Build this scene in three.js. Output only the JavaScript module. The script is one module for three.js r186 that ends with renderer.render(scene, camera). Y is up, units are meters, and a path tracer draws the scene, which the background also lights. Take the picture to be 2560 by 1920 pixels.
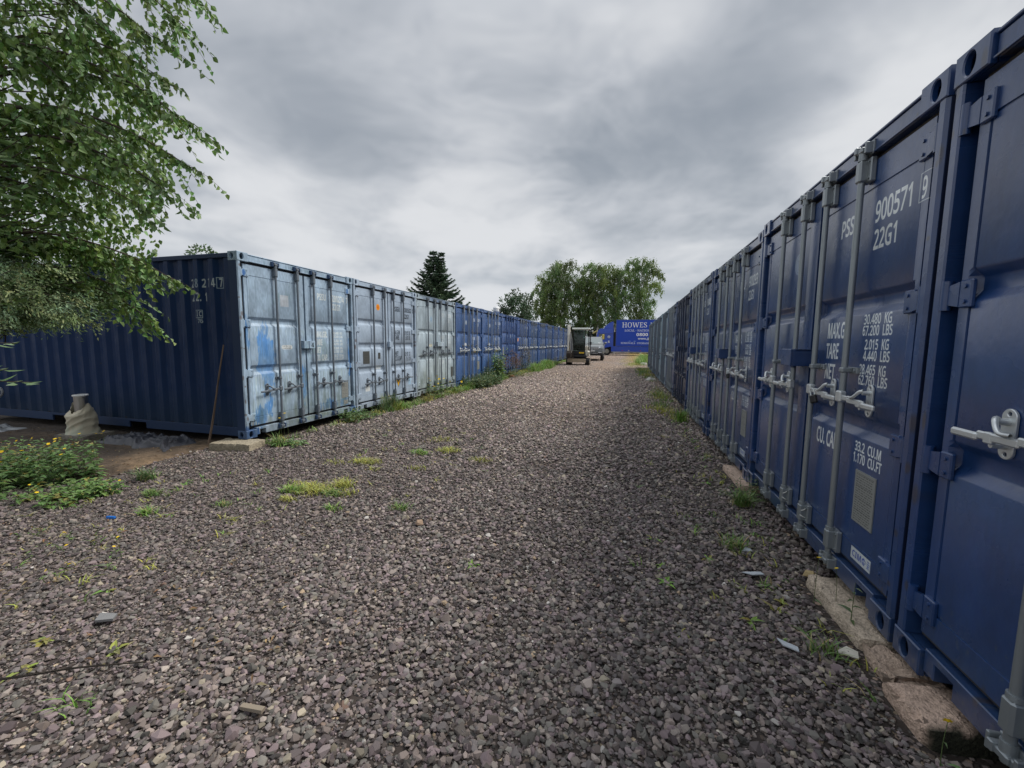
import * as THREE from 'three';
import { mergeGeometries, toCreasedNormals } from 'three/addons/utils/BufferGeometryUtils.js';
import { ConvexGeometry } from 'three/addons/geometries/ConvexGeometry.js';

// ---------------------------------------------------------------- camera, renderer, sky, sun
const scene = new THREE.Scene();
const camera = new THREE.PerspectiveCamera(86.13, 4 / 3, 0.05, 1500);
camera.rotation.order = 'YXZ';
camera.position.set(0, 1.4408, 0);
camera.rotation.set(-0.1013, 0.2715, 0.0092);
scene.add(camera);
const renderer = new THREE.WebGLRenderer({ antialias: true });
renderer.toneMapping = THREE.LinearToneMapping;
renderer.toneMappingExposure = 2.2;
renderer.shadowMap.enabled = true;

const { clamp, lerp, smoothstep } = THREE.MathUtils;
function mulberry(a) { return () => { a |= 0; a = (a + 0x6d2b79f5) | 0; let t = Math.imul(a ^ (a >>> 15), 1 | a); t = (t + Math.imul(t ^ (t >>> 7), 61 | t)) ^ t; return ((t ^ (t >>> 14)) >>> 0) / 4294967296; }; }
// lattice noise, wraps every 256
const lat = new Float32Array(65536); { const r = mulberry(77); for (let i = 0; i < 65536; i++) lat[i] = r() * 2 - 1; }
function vn(x, y) {
  const ix = Math.floor(x), iy = Math.floor(y), fx = x - ix, fy = y - iy, u = fx * fx * (3 - 2 * fx), v = fy * fy * (3 - 2 * fy);
  const a = lat[((iy & 255) << 8) | (ix & 255)], b = lat[((iy & 255) << 8) | ((ix + 1) & 255)], c = lat[(((iy + 1) & 255) << 8) | (ix & 255)], d = lat[(((iy + 1) & 255) << 8) | ((ix + 1) & 255)];
  return lerp(lerp(a, b, u), lerp(c, d, u), v);
}
function fbm(x, y, o = 5, g = 0.5) { let s = 0, a = 0.5, n = 0; for (let i = 0; i < o; i++) { s += a * vn(x, y); n += a; a *= g; const t = x * 1.62 - y * 1.18 + 13.7; y = x * 1.18 + y * 1.62 + 7.1; x = t; } return s / n; }

{
  const W = 2048, H = 1024, data = new Float32Array(W * H * 4);
  const blobs = [ // broad cloud masses: direction, size, strength (minus = dark)
    [-0.605, 0.43, -0.67, 0.17, -0.75], [0.27, 0.493, -0.827, 0.2, -0.55], [0.161, 0.391, -0.906, 0.13, -0.4], [0.446, 0.313, -0.839, 0.17, 0.42],
    [-0.761, 0.254, -0.596, 0.2, 0.3], [-0.218, 0.252, -0.943, 0.1, 0.25], [-0.03, 0.265, -0.964, 0.11, -0.3], [-0.383, 0.581, -0.719, 0.12, -0.2], [-0.294, 0.458, -0.839, 0.2, 0.22],
    [0.62, 0.42, -0.66, 0.25, 0.12],
  ];
  for (let j = 0; j < H; j++) {
    const el = ((j + 0.5) / H - 0.5) * Math.PI, y = Math.sin(el), ce = Math.cos(el);
    for (let i = 0; i < W; i++) {
      const az = ((i + 0.5) / W - 0.5) * 2 * Math.PI, x = Math.cos(az) * ce, z = Math.sin(az) * ce, o = (j * W + i) * 4;
      let r, g, b;
      if (y < -0.02) { r = 0.16; g = 0.155; b = 0.15; }
      else {
        const yy = Math.max(y, 0), k = 1.15 / (yy + 0.16), px = x * k + 31.3, pz = z * k + 17.9;
        const wx = fbm(px * 0.9 + 5, pz * 0.9, 4), wz = fbm(px * 0.9 + 40, pz * 0.9 + 9, 4);
        let n = fbm(px * 1.15 + wx * 0.4, pz * 1.25 + wz * 0.4, 6, 0.58) * 1.25 + 0.35 * fbm(px * 0.33 + 80, pz * 0.33, 2);
        let bl = 0;
        for (const q of blobs) { const dd = (x - q[0]) ** 2 + (y - q[1]) ** 2 + (z - q[2]) ** 2; bl += q[4] * Math.exp(-dd / (q[3] * q[3]) * 0.9); }
        const t = clamp(0.5 + n * 0.68 + bl * (0.46 + 0.4 * n), 0, 1), s = t * t * (3 - 2 * t);
        // dark, mid and bright cloud, linear
        const low = Math.exp(-yy * 6.5);
        const dk = [0.212, 0.242, 0.286], md = [0.39, 0.413, 0.452], br = [0.575, 0.588, 0.61];
        const c = [0, 1, 2].map((q) => (s < 0.5 ? lerp(dk[q], md[q], s * 2) : lerp(md[q], br[q], s * 2 - 1)));
        const up = 0.575 * (1 + 1.1 * smoothstep(yy, 0.55, 1.0));           // an overcast sky is brightest overhead
        const hz = [0.565, 0.59, 0.625];
        r = lerp(c[0], hz[0], low * 0.55) * up; g = lerp(c[1], hz[1], low * 0.62) * up; b = lerp(c[2], hz[2], low * 0.62) * up;
      }
      data[o] = r; data[o + 1] = g; data[o + 2] = b; data[o + 3] = 1;
    }
  }
  const sky = new THREE.DataTexture(data, W, H, THREE.RGBAFormat, THREE.FloatType);
  sky.mapping = THREE.EquirectangularReflectionMapping; sky.magFilter = THREE.LinearFilter; sky.minFilter = THREE.LinearFilter; sky.wrapS = THREE.RepeatWrapping; sky.needsUpdate = true;
  scene.background = sky; scene.environment = sky;
}
const sun = new THREE.DirectionalLight(new THREE.Color(1, 0.95, 0.88), 1.5);
sun.name = 'sun'; sun.position.set(42, 60, -38); sun.target.position.set(-1, 0, -12);
sun.castShadow = true; sun.shadow.radius = 40; sun.shadow.mapSize.set(2048, 2048);
Object.assign(sun.shadow.camera, { left: -60, right: 60, top: 60, bottom: -60, near: 1, far: 220 });
scene.add(sun, sun.target);

// ---------------------------------------------------------------- helpers
const V = (x, y, z) => new THREE.Vector3(x, y, z);
const L = (x, y, d) => new THREE.Vector3(x, y, -d);                // lane coordinates: d metres ahead
const taken = {};
function numbered(n) { const k = (taken[n] = (taken[n] ?? -1) + 1); return k ? n + '_' + String(k).padStart(3, '0') : n; }
function tag(o, label, category, group, kind) { if (label) o.userData.label = label; if (category) o.userData.category = category; if (group) o.userData.group = group; if (kind) o.userData.kind = kind; return o; }
function thing(name, label, category, pos, turn = 0, group, kind) { const o = new THREE.Group(); o.name = numbered(name); o.position.copy(pos); o.rotation.y = turn; scene.add(o); return tag(o, label, category, group, kind); }
function part(name, geo, mat, parent, label) { const m = new THREE.Mesh(geo, mat); m.name = name; m.castShadow = m.receiveShadow = true; parent.add(m); if (label) m.userData.label = label; return m; }
function solo(name, geo, mat, pos, label, category, group, kind) { const m = new THREE.Mesh(geo, mat); m.name = numbered(name); m.castShadow = m.receiveShadow = true; if (pos) m.position.copy(pos); scene.add(m); return tag(m, label, category, group, kind); }
const std = (o) => new THREE.MeshStandardMaterial(o);
const rgb = (r, g, b) => new THREE.Color().setRGB(r, g, b);

function clean(g) { let q = g.index ? g.toNonIndexed() : g; if (!q.attributes.normal) q.computeVertexNormals(); if (!q.attributes.uv) q.setAttribute('uv', new THREE.BufferAttribute(new Float32Array(q.attributes.position.count * 2), 2)); for (const n of Object.keys(q.attributes)) if (!['position', 'normal', 'uv', 'color'].includes(n)) q.deleteAttribute(n); return q; }
function merge(list) {
  const gs = list.map(clean); const col = gs.some((g) => g.attributes.color);
  if (col) for (const g of gs) if (!g.attributes.color) g.setAttribute('color', new THREE.BufferAttribute(new Float32Array(g.attributes.position.count * 3).fill(1), 3));
  return mergeGeometries(gs, false);
}
function cbox(x0, x1, y0, y1, z0, z1, c = 0.004) {                  // chamfered box
  c = Math.min(c, (x1 - x0) * 0.45, (y1 - y0) * 0.45, (z1 - z0) * 0.45);
  const p = [];
  for (const [x, sx] of [[x0, 1], [x1, -1]]) for (const [y, sy] of [[y0, 1], [y1, -1]]) for (const [z, sz] of [[z0, 1], [z1, -1]]) p.push(V(x, y + sy * c, z + sz * c), V(x + sx * c, y, z + sz * c), V(x + sx * c, y + sy * c, z));
  return clean(new ConvexGeometry(p));
}
function hull(pts) { return clean(new ConvexGeometry(pts.map((p) => V(...p)))); }
function box(x0, x1, y0, y1, z0, z1) { return clean(new THREE.BoxGeometry(x1 - x0, y1 - y0, z1 - z0).translate((x0 + x1) / 2, (y0 + y1) / 2, (z0 + z1) / 2)); }
const UP = V(0, 1, 0);
function rod(a, b, r0, r1 = r0, seg = 10) { const d = b.clone().sub(a), g = new THREE.CylinderGeometry(r1, r0, d.length(), seg, 1); g.applyQuaternion(new THREE.Quaternion().setFromUnitVectors(UP, d.clone().normalize())); g.translate((a.x + b.x) / 2, (a.y + b.y) / 2, (a.z + b.z) / 2); return clean(g); }
function tube(pts, r, seg = 6, steps = 0) { return clean(new THREE.TubeGeometry(new THREE.CatmullRomCurve3(pts), steps || pts.length * 4, r, seg, false)); }
function extrude(shape, d, z0, bevel = 0) { const g = new THREE.ExtrudeGeometry(shape, { depth: d - 2 * bevel, bevelEnabled: bevel > 0, bevelSize: bevel, bevelThickness: bevel, bevelOffset: -bevel, bevelSegments: 1, curveSegments: 14 }); g.translate(0, 0, z0 + bevel); return clean(g); }
function poly(pts) { const s = new THREE.Shape(); pts.forEach((p, i) => (i ? s.lineTo(...p) : s.moveTo(...p))); s.closePath(); return s; }
function setUV(g, f) { const p = g.attributes.position, n = g.attributes.normal, uv = new Float32Array(p.count * 2); for (let i = 0; i < p.count; i++) { const [u, v] = f(p.getX(i), p.getY(i), p.getZ(i), n.getX(i), n.getY(i), n.getZ(i)); uv[2 * i] = u; uv[2 * i + 1] = v; } g.setAttribute('uv', new THREE.BufferAttribute(uv, 2)); return g; }
const boxUV = (g, s = 1) => setUV(g, (x, y, z, a, b, c) => (Math.abs(a) > Math.abs(b) && Math.abs(a) > Math.abs(c) ? [z * s, y * s] : Math.abs(b) > Math.abs(c) ? [x * s, z * s] : [x * s, y * s]));
function tint(g, c) { const n = g.attributes.position.count, a = new Float32Array(n * 3); for (let i = 0; i < n; i++) { a[3 * i] = c[0]; a[3 * i + 1] = c[1]; a[3 * i + 2] = c[2]; } g.setAttribute('color', new THREE.BufferAttribute(a, 3)); return g; }
function canvas(w, h) { const c = document.createElement('canvas'); c.width = w; c.height = h; return c; }
function ctex(c, srgb = true) { const t = new THREE.CanvasTexture(c); if (srgb) t.colorSpace = THREE.SRGBColorSpace; t.magFilter = THREE.LinearFilter; t.wrapS = t.wrapT = THREE.RepeatWrapping; t.anisotropy = 8; return t; }
function dtex(n, f, srgb) { const d = new Uint8Array(n * n * 4); for (let y = 0; y < n; y++) for (let x = 0; x < n; x++) { const c = f(x, y), o = (y * n + x) * 4; for (let k = 0; k < 3; k++) d[o + k] = clamp(Math.round((c.length ? c[k] : c) * 255), 0, 255); d[o + 3] = 255; } const t = new THREE.DataTexture(d, n, n); t.wrapS = t.wrapT = THREE.RepeatWrapping; t.magFilter = t.minFilter = THREE.LinearFilter; if (srgb) t.colorSpace = THREE.SRGBColorSpace; t.needsUpdate = true; return t; }
// periodic noise for tiles
function pn(x, y, per) { const ix = Math.floor(x), iy = Math.floor(y), fx = x - ix, fy = y - iy, u = fx * fx * (3 - 2 * fx), v = fy * fy * (3 - 2 * fy), m = (q) => ((q % per) + per) % per, at = (a, b) => lat[(m(b) * 251 + m(a) * 7 + 911 * per) & 65535]; return lerp(lerp(at(ix, iy), at(ix + 1, iy), u), lerp(at(ix, iy + 1), at(ix + 1, iy + 1), u), v); }
function pfbm(u, v, per, o) { let s = 0, a = 1, n = 0; for (let i = 0; i < o; i++) { s += a * pn(u * per, v * per, per); n += a; a *= 0.55; per *= 2; } return s / n; }
const TEX = {
  wear: dtex(512, (x, y) => 0.5 + 0.5 * pfbm(x / 512, y / 512, 6, 6)),
  fine: dtex(512, (x, y) => 0.5 + 0.5 * pfbm(x / 512, y / 512, 32, 4)),
  rough: dtex(256, (x, y) => 0.72 + 0.3 * pfbm(x / 256, y / 256, 5, 6)),
};
function rep(t, u, v = u) { const q = t.clone(); q.repeat.set(u, v); q.needsUpdate = true; return q; }
// ---------------------------------------------------------------- ground
const XR = 1.267, XL = -5.118;
// area of bare earth beside the first container on the left
function earthMask(x, d) { const e = Math.min(smoothstep(-x, 5.05 + 0.25 * vn(d * 1.7, 3), 5.9), smoothstep(d, 2.55 + 0.3 * vn(x * 1.3, 9), 3.5)) ; return d < 6 ? e : 0; }
function gy(x, d) { return -0.06 + 0.018 * vn(x * 0.55 + 3, d * 0.55) + 0.012 * vn(x * 1.7, d * 1.7 + 20) - 0.02 * smoothstep(d, 3, 3.6) * smoothstep(x, 0.7, 1.0) - 0.085 * Math.exp(-((x - 1.3) ** 2 / 0.05 + (d - 1.55) ** 2 / 0.07)); }
{
  // gravel sheet: colour and relief of one 2.4 m tile
  const N = 1024, c = canvas(N, N), g = c.getContext('2d'), bc = canvas(N, N), bg = bc.getContext('2d'), r = mulberry(5);
  g.fillStyle = 'rgb(62,54,49)'; g.fillRect(0, 0, N, N); bg.fillStyle = '#000'; bg.fillRect(0, 0, N, N);
  for (let k = 0; k < 15000; k++) {
    const x = r() * N, y = r() * N, s = 2.5 + 7 * r() * r() + (k < 1500 ? 3 : 0), a0 = r() * 6.28, n = 5 + Math.floor(r() * 3), e = 0.55 + 0.45 * r(), pts = [];
    for (let i = 0; i < n; i++) { const a = a0 + (i / n) * 6.28 + r() * 0.5, q = s * (0.75 + 0.4 * r()); pts.push([Math.cos(a) * q, Math.sin(a) * q * e]); }
    const t = r(), v = 0.55 + 0.75 * r(), base = t < 0.5 ? [122, 111, 107] : t < 0.75 ? [104, 100, 95] : t < 0.93 ? [130, 113, 101] : t < 0.985 ? [165, 148, 124] : [190, 182, 168];
    const h = 40 + r() * 215, col = `rgb(${base.map((q) => Math.round(q * v)).join()})`, hc = `rgb(${h | 0},${h | 0},${h | 0})`;
    for (const ox of [-N, 0, N]) for (const oy of [-N, 0, N]) {
      if (x + ox < -20 || x + ox > N + 20 || y + oy < -20 || y + oy > N + 20) continue;
      for (const [cx, f] of [[g, col], [bg, hc]]) { cx.fillStyle = f; cx.beginPath(); pts.forEach((p, i) => (i ? cx.lineTo(x + ox + p[0], y + oy + p[1]) : cx.moveTo(x + ox + p[0], y + oy + p[1]))); cx.closePath(); cx.fill(); }
    }
  }
  const map = ctex(c), bump = ctex(bc, false);
  const xs = [-700, -300, -120, -60, -40, -25]; for (let x = -18; x <= 10.01; x += x < -9 ? 1 : 0.2) xs.push(x); xs.push(14, 20, 35, 60, 120, 300, 700);
  const ds = [-300, -100, -40, -15]; for (let d = -6; d < 12; d += 0.2) ds.push(d); for (let d = 12; d < 60; d += 0.5) ds.push(d); ds.push(62, 70, 80, 100, 150, 300, 700);
  const pos = [], uv = [], col = [], idx = [];
  for (const d of ds) for (const x of xs) {
    pos.push(x, gy(x, d), -d); uv.push(x / 2.4, d / 2.4);
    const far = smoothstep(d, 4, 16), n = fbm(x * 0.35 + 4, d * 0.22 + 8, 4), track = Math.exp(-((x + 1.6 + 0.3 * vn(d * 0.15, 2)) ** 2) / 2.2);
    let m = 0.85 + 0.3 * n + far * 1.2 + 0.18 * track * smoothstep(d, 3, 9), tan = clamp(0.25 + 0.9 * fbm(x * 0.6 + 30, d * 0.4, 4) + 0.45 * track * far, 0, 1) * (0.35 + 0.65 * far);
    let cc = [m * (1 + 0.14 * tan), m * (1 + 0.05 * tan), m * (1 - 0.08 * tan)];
    const verge = smoothstep(d, 26, 40) * smoothstep(x, -0.6, 0.8) * (x < 6 ? 1 : 0); // trodden yellow grass at the far right
    cc = [lerp(cc[0], 2.6, verge), lerp(cc[1], 2.3, verge), lerp(cc[2], 0.9, verge)];
    col.push(...cc);
  }
  const nx = xs.length; for (let j = 0; j < ds.length - 1; j++) for (let i = 0; i < nx - 1; i++) { const a = j * nx + i; idx.push(a, a + 1, a + nx, a + 1, a + nx + 1, a + nx); }
  const geo = new THREE.BufferGeometry(); geo.setAttribute('position', new THREE.Float32BufferAttribute(pos, 3)); geo.setAttribute('uv', new THREE.Float32BufferAttribute(uv, 2)); geo.setAttribute('color', new THREE.Float32BufferAttribute(col, 3)); geo.setIndex(idx); geo.computeVertexNormals();
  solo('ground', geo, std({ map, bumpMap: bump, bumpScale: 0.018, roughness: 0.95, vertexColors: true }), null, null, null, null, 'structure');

  // bare earth, a low mound that meets the gravel along an uneven edge
  const ep = [], eu = [], ec = [], ei = []; let cnt = 0; const id = {};
  const st = 0.08, X0 = -13, X1 = -4.6, D0 = 2.2, D1 = 5.4, w = Math.round((X1 - X0) / st), hh = Math.round((D1 - D0) / st);
  for (let j = 0; j <= hh; j++) for (let i = 0; i <= w; i++) {
    const x = X0 + i * st, d = D0 + j * st, m = earthMask(x, d);
    ep.push(x, gy(x, d) - 0.03 + 0.055 * smoothstep(m, 0, 0.7) + 0.008 * vn(x * 6, d * 6), -d); eu.push(x / 0.9, d / 0.9);
    const n = 0.75 + 0.5 * fbm(x * 1.4 + 9, d * 1.4, 4), straw = clamp(fbm(x * 0.9, d * 2 + 50, 3) + 0.7 * smoothstep(x, -6.3, -5.2), 0, 1);
    ec.push(n * lerp(0.1, 0.27, straw), n * lerp(0.074, 0.185, straw), n * lerp(0.055, 0.11, straw));
  }
  for (let j = 0; j < hh; j++) for (let i = 0; i < w; i++) { const a = j * (w + 1) + i; ei.push(a, a + 1, a + w + 1, a + 1, a + w + 2, a + w + 1); }
  const eg = new THREE.BufferGeometry(); eg.setAttribute('position', new THREE.Float32BufferAttribute(ep, 3)); eg.setAttribute('uv', new THREE.Float32BufferAttribute(eu, 2)); eg.setAttribute('color', new THREE.Float32BufferAttribute(ec, 3)); eg.setIndex(ei); eg.computeVertexNormals();
  solo('bare_earth', eg, std({ vertexColors: true, map: dtex(512, (x, y) => { const q = 0.72 + 0.5 * pfbm(x / 512, y / 512, 16, 5); return [q, q, q]; }), bumpMap: TEX.fine, bumpScale: 0.012, roughness: 1 }), null, null, null, null, 'structure');
}

// loose angular stones
{
  const r = mulberry(91);
  function rock(seed) {
    const q = mulberry(seed), pts = []; const n = 14 + Math.floor(q() * 5);
    const cuts = Array.from({ length: 5 }, () => { const w = V(q() - 0.5, q() - 0.5, q() - 0.5).normalize(); return [w.x, w.y, w.z]; });
    for (let i = 0; i < n; i++) { const u = q() * 2 - 1, a = (i / n) * 6.283 + q() * 0.7, s = Math.sqrt(1 - u * u) , k = 0.78 + 0.32 * q(); let X = Math.cos(a * 2.4) * s * k, Y = u * k, Z = Math.sin(a * 2.4) * s * k; for (const [c1, c2, c3] of cuts) { const e = X * c1 + Y * c2 + Z * c3 - 0.62; if (e > 0) { X -= c1 * e; Y -= c2 * e; Z -= c3 * e; } } pts.push(V(X, Y, Z)); }
    const g = clean(new ConvexGeometry(pts)); g.deleteAttribute('uv'); return g;
  }
  const group = new THREE.Group(); group.name = 'gravel'; tag(group, 'loose grey and mauve crushed stone covering the lane between the container rows', 'gravel', null, 'stuff'); scene.add(group);
  const NV = 8, lists = Array.from({ length: NV }, () => []);
  const tones = [[0.235, 0.188, 0.183], [0.172, 0.148, 0.142], [0.255, 0.202, 0.178], [0.222, 0.168, 0.17], [0.178, 0.162, 0.142], [0.285, 0.238, 0.208]];
  const put = (x, d, s, lift) => {
    const t = r(); let c = tones[Math.floor(r() * tones.length)].slice(); const v = 0.38 + 1.05 * r() * (r() < 0.15 ? 1.3 : 1);
    if (t > 0.995) c = [0.5, 0.46, 0.42]; else if (t > 0.992) c = [0.37, 0.27, 0.18]; else if (t > 0.991) c = [0.27, 0.17, 0.13]; else if (t > 0.95) c = [0.34, 0.29, 0.22];
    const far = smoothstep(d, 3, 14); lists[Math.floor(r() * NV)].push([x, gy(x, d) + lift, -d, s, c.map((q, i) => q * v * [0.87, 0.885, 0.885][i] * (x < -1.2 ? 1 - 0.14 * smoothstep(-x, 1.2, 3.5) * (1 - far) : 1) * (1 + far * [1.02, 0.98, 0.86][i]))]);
  };
  // density per square metre and stone size by distance
  const zones = [[0.7, 2.6, 2600, 0.0115, 0.013], [2.6, 4.5, 1900, 0.0125, 0.014], [4.5, 8, 950, 0.0155, 0.016], [8, 14, 380, 0.02, 0.019], [14, 22, 110, 0.024, 0.02], [22, 34, 40, 0.022, 0.02]];
  for (const [d0, d1, dens, s0, s1] of zones) {
    const x0 = d0 < 4 ? -6.2 : -5.15, x1 = 1.75, n = Math.round(dens * (x1 - x0) * (d1 - d0));
    for (let k = 0; k < n; k++) {
      const x = lerp(x0, x1, r()), d = lerp(d0, d1, r());
      if (earthMask(x, d) > 0.12 + 0.35 * r() && r() > 0.04) continue;
      if (x > XR + 0.12 && d > 2.2) continue;
      if (x > 1.1 && ((d > 1.76 && d < 2.93) || (d > 4.55 && d < 5.4))) continue;
      if (x < XL - 0.05 && d > 4.5) continue;
      const rut = 0.35 * smoothstep(d, 2.5, 5) * (Math.exp(-((x + 2.55 + 0.2 * vn(d * 0.3, 5)) ** 2) / 0.1) + Math.exp(-((x + 0.85 + 0.2 * vn(d * 0.3, 5)) ** 2) / 0.1)); const patch = fbm(x * 0.8 + 60, d * 0.8, 3) - rut; if (r() < -patch * 0.75 - 0.05) continue;   // thin spots where the dusty bed shows
      if (d > 14 && r() < smoothstep(d, 14, 33)) continue;
      const fine = r() < (d < 5 ? 0.3 + 0.35 * smoothstep(-x, 0.2, 3) : 0.25); if (fine) { const fx = x; put(fx, d, 0.005 + 0.005 * r() + 0.0007 * d, 0.004); if (d < 4.5) for (let f = 0; f < 2; f++) { const x2 = lerp(x0, x1, r()), d2 = lerp(d0, d1, r()); if (earthMask(x2, d2) < 0.15 && !(x2 > 1.1 && d2 > 1.76)) put(x2, d2, 0.004 + 0.005 * r(), 0.003); } continue; }
      const big = r() < 0.1 ? 1.4 : 1; put(x, d, (s0 + s1 * r() * r()) * big, 0.002 + 0.012 * r());
    }
  }
  const m4 = new THREE.Matrix4(), qt = new THREE.Quaternion(), eu = new THREE.Euler(), sc = V(1, 1, 1), ps = V(0, 0, 0), cl = new THREE.Color();
  lists.forEach((list, k) => {
    const im = new THREE.InstancedMesh(rock(300 + k), std({ color: 0xffffff, roughness: 0.88, flatShading: true }), list.length); im.name = 'stones'; im.castShadow = im.receiveShadow = true;
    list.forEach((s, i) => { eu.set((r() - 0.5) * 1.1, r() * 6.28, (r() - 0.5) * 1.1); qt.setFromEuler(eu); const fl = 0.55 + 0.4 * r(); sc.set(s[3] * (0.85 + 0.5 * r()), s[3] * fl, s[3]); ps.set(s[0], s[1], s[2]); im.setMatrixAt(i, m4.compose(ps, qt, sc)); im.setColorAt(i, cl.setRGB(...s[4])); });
    group.add(im);
  });
}
// ---------------------------------------------------------------- shipping containers
const HW = 1.219, HH = 2.591, LEN = 6.058;
const frontUV = (g) => setUV(g, (x, y) => [(x + HW) / (2 * HW), y / HH]);
const sideUV = (g) => setUV(g, (x, y, z) => [-z / LEN, y / HH]);
const M = {
  galv: std({ color: rgb(0.3, 0.33, 0.345), metalness: 0.55, roughness: 0.5, roughnessMap: rep(TEX.rough, 3), bumpMap: rep(TEX.fine, 2), bumpScale: 0.0006 }),
  zinc: std({ color: rgb(0.66, 0.69, 0.69), metalness: 0.6, roughness: 0.34 }),
  rubber: std({ color: rgb(0.012, 0.012, 0.015), roughness: 0.7 }),
  rustRubber: std({ color: rgb(0.06, 0.05, 0.04), roughness: 0.85 }),
  tie: std({ color: rgb(0.6, 0.6, 0.56), roughness: 0.5 }),
  recess: std({ color: rgb(0.022, 0.03, 0.05), roughness: 0.6 }),  // inner post face, with the shade of the gap put into its colour
  black: std({ color: rgb(0.006, 0.006, 0.008), roughness: 0.9 }),
  plate: std({ color: 0xffffff, metalness: 0.3, roughness: 0.5 }),
};
// heights of the pressed channels of the two door kinds
const CH = { two: [[1.732, 1.592], [1.042, 0.892]], three: [[1.855, 1.71], [1.372, 1.22], [0.882, 0.73]] };
const DOOR_T = 2.446, DOOR_B = 0.17, DZ = -0.03;
function doorGeo(side, kind) { // the pressed leaf with its frame, groove and channels; side -1 is the left leaf
  const xa = side < 0 ? -1.108 : 0.018, xb = side < 0 ? -0.018 : 1.108, oi = 0.05, ii = side < 0 ? 0.16 : 0.075;
  const pa = side < 0 ? xa + oi : xa + ii, pb = side < 0 ? xb - ii : xb - oi, pt = DOOR_T - 0.145, pbm = DOOR_B + 0.11, gw = 0.007;
  const ca = side < 0 ? pa - 0.018 : pa - 0.01, cb = side < 0 ? pb + 0.01 : pb + 0.018;
  const xs = [xa, ca, ca + 0.022, pa, pa + 0.002, pa + gw, pa + gw + 0.003, pb - gw - 0.003, pb - gw, pb - 0.002, pb, cb - 0.022, cb, xb].sort((a, b) => a - b);
  let ys = [DOOR_B, pbm, pbm + 0.002, pbm + gw, pbm + gw + 0.003, pt - gw - 0.003, pt - gw, pt - 0.002, pt, DOOR_T];
  for (const [t, b] of CH[kind]) ys.push(t, t - 0.012, t - 0.034, t - 0.044, b + 0.052, b + 0.044, b + 0.01, b);
  ys.sort((a, b) => a - b);
  const f = (x, y) => {
    let z = 0; const ix = Math.min(x - pa, pb - x), iy = Math.min(y - pbm, pt - y), m = Math.min(ix, iy);
    if (m > 0.0005) z = m < gw + 0.001 ? -0.007 : -0.003;
    for (const [t, b] of CH[kind]) if (y < t && y > b && x > ca && x < cb) { const py = y > (t + b) / 2 ? smoothstep(t - y, 0, 0.044) : smoothstep(y - b, 0, 0.052), px = clamp(Math.min(x - ca, cb - x) / 0.022, 0, 1); z = lerp(z, -0.038, Math.min(px, py)); }
    return z;
  };
  const pos = []; for (let j = 0; j < ys.length - 1; j++) for (let i = 0; i < xs.length - 1; i++) {
    const q = [[xs[i], ys[j]], [xs[i + 1], ys[j]], [xs[i + 1], ys[j + 1]], [xs[i], ys[j + 1]]].map(([x, y]) => [x, y, DZ + f(x, y)]);
    pos.push(...q[0], ...q[1], ...q[2], ...q[0], ...q[2], ...q[3]);
  }
  let g = new THREE.BufferGeometry(); g.setAttribute('position', new THREE.Float32BufferAttribute(pos, 3)); g.computeVertexNormals();
  g = toCreasedNormals(g, 0.5);
  return frontUV(merge([g, box(xa, xb, DOOR_B, DOOR_T, DZ - 0.07, DZ - 0.045), box(xa, xa + 0.02, DOOR_B, DOOR_T, DZ - 0.046, DZ - 0.001), box(xb - 0.02, xb, DOOR_B, DOOR_T, DZ - 0.046, DZ - 0.001), box(xa + 0.021, xb - 0.021, DOOR_T - 0.02, DOOR_T, DZ - 0.046, DZ - 0.001), box(xa + 0.021, xb - 0.021, DOOR_B, DOOR_B + 0.02, DZ - 0.046, DZ - 0.001)]));
}
function gasketGeo(side) { const xa = side < 0 ? -1.135 : 0.001, xb = side < 0 ? -0.001 : 1.135; return merge([cbox(xa, xb, DOOR_T - 0.002, DOOR_T + 0.034, DZ - 0.06, DZ - 0.022), cbox(xa, xb, DOOR_B - 0.03, DOOR_B + 0.002, DZ - 0.06, DZ - 0.02), cbox(side < 0 ? xa : 1.11, side < 0 ? -1.11 : xb, DOOR_B, DOOR_T, DZ - 0.06, DZ - 0.016), cbox(side < 0 ? -0.02 : 0.001, side < 0 ? -0.001 : 0.02, DOOR_B, DOOR_T, DZ - 0.06, DZ - 0.03)]); }
const cached = {}; const memo = (k, f) => (cached[k] ??= f());
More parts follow.
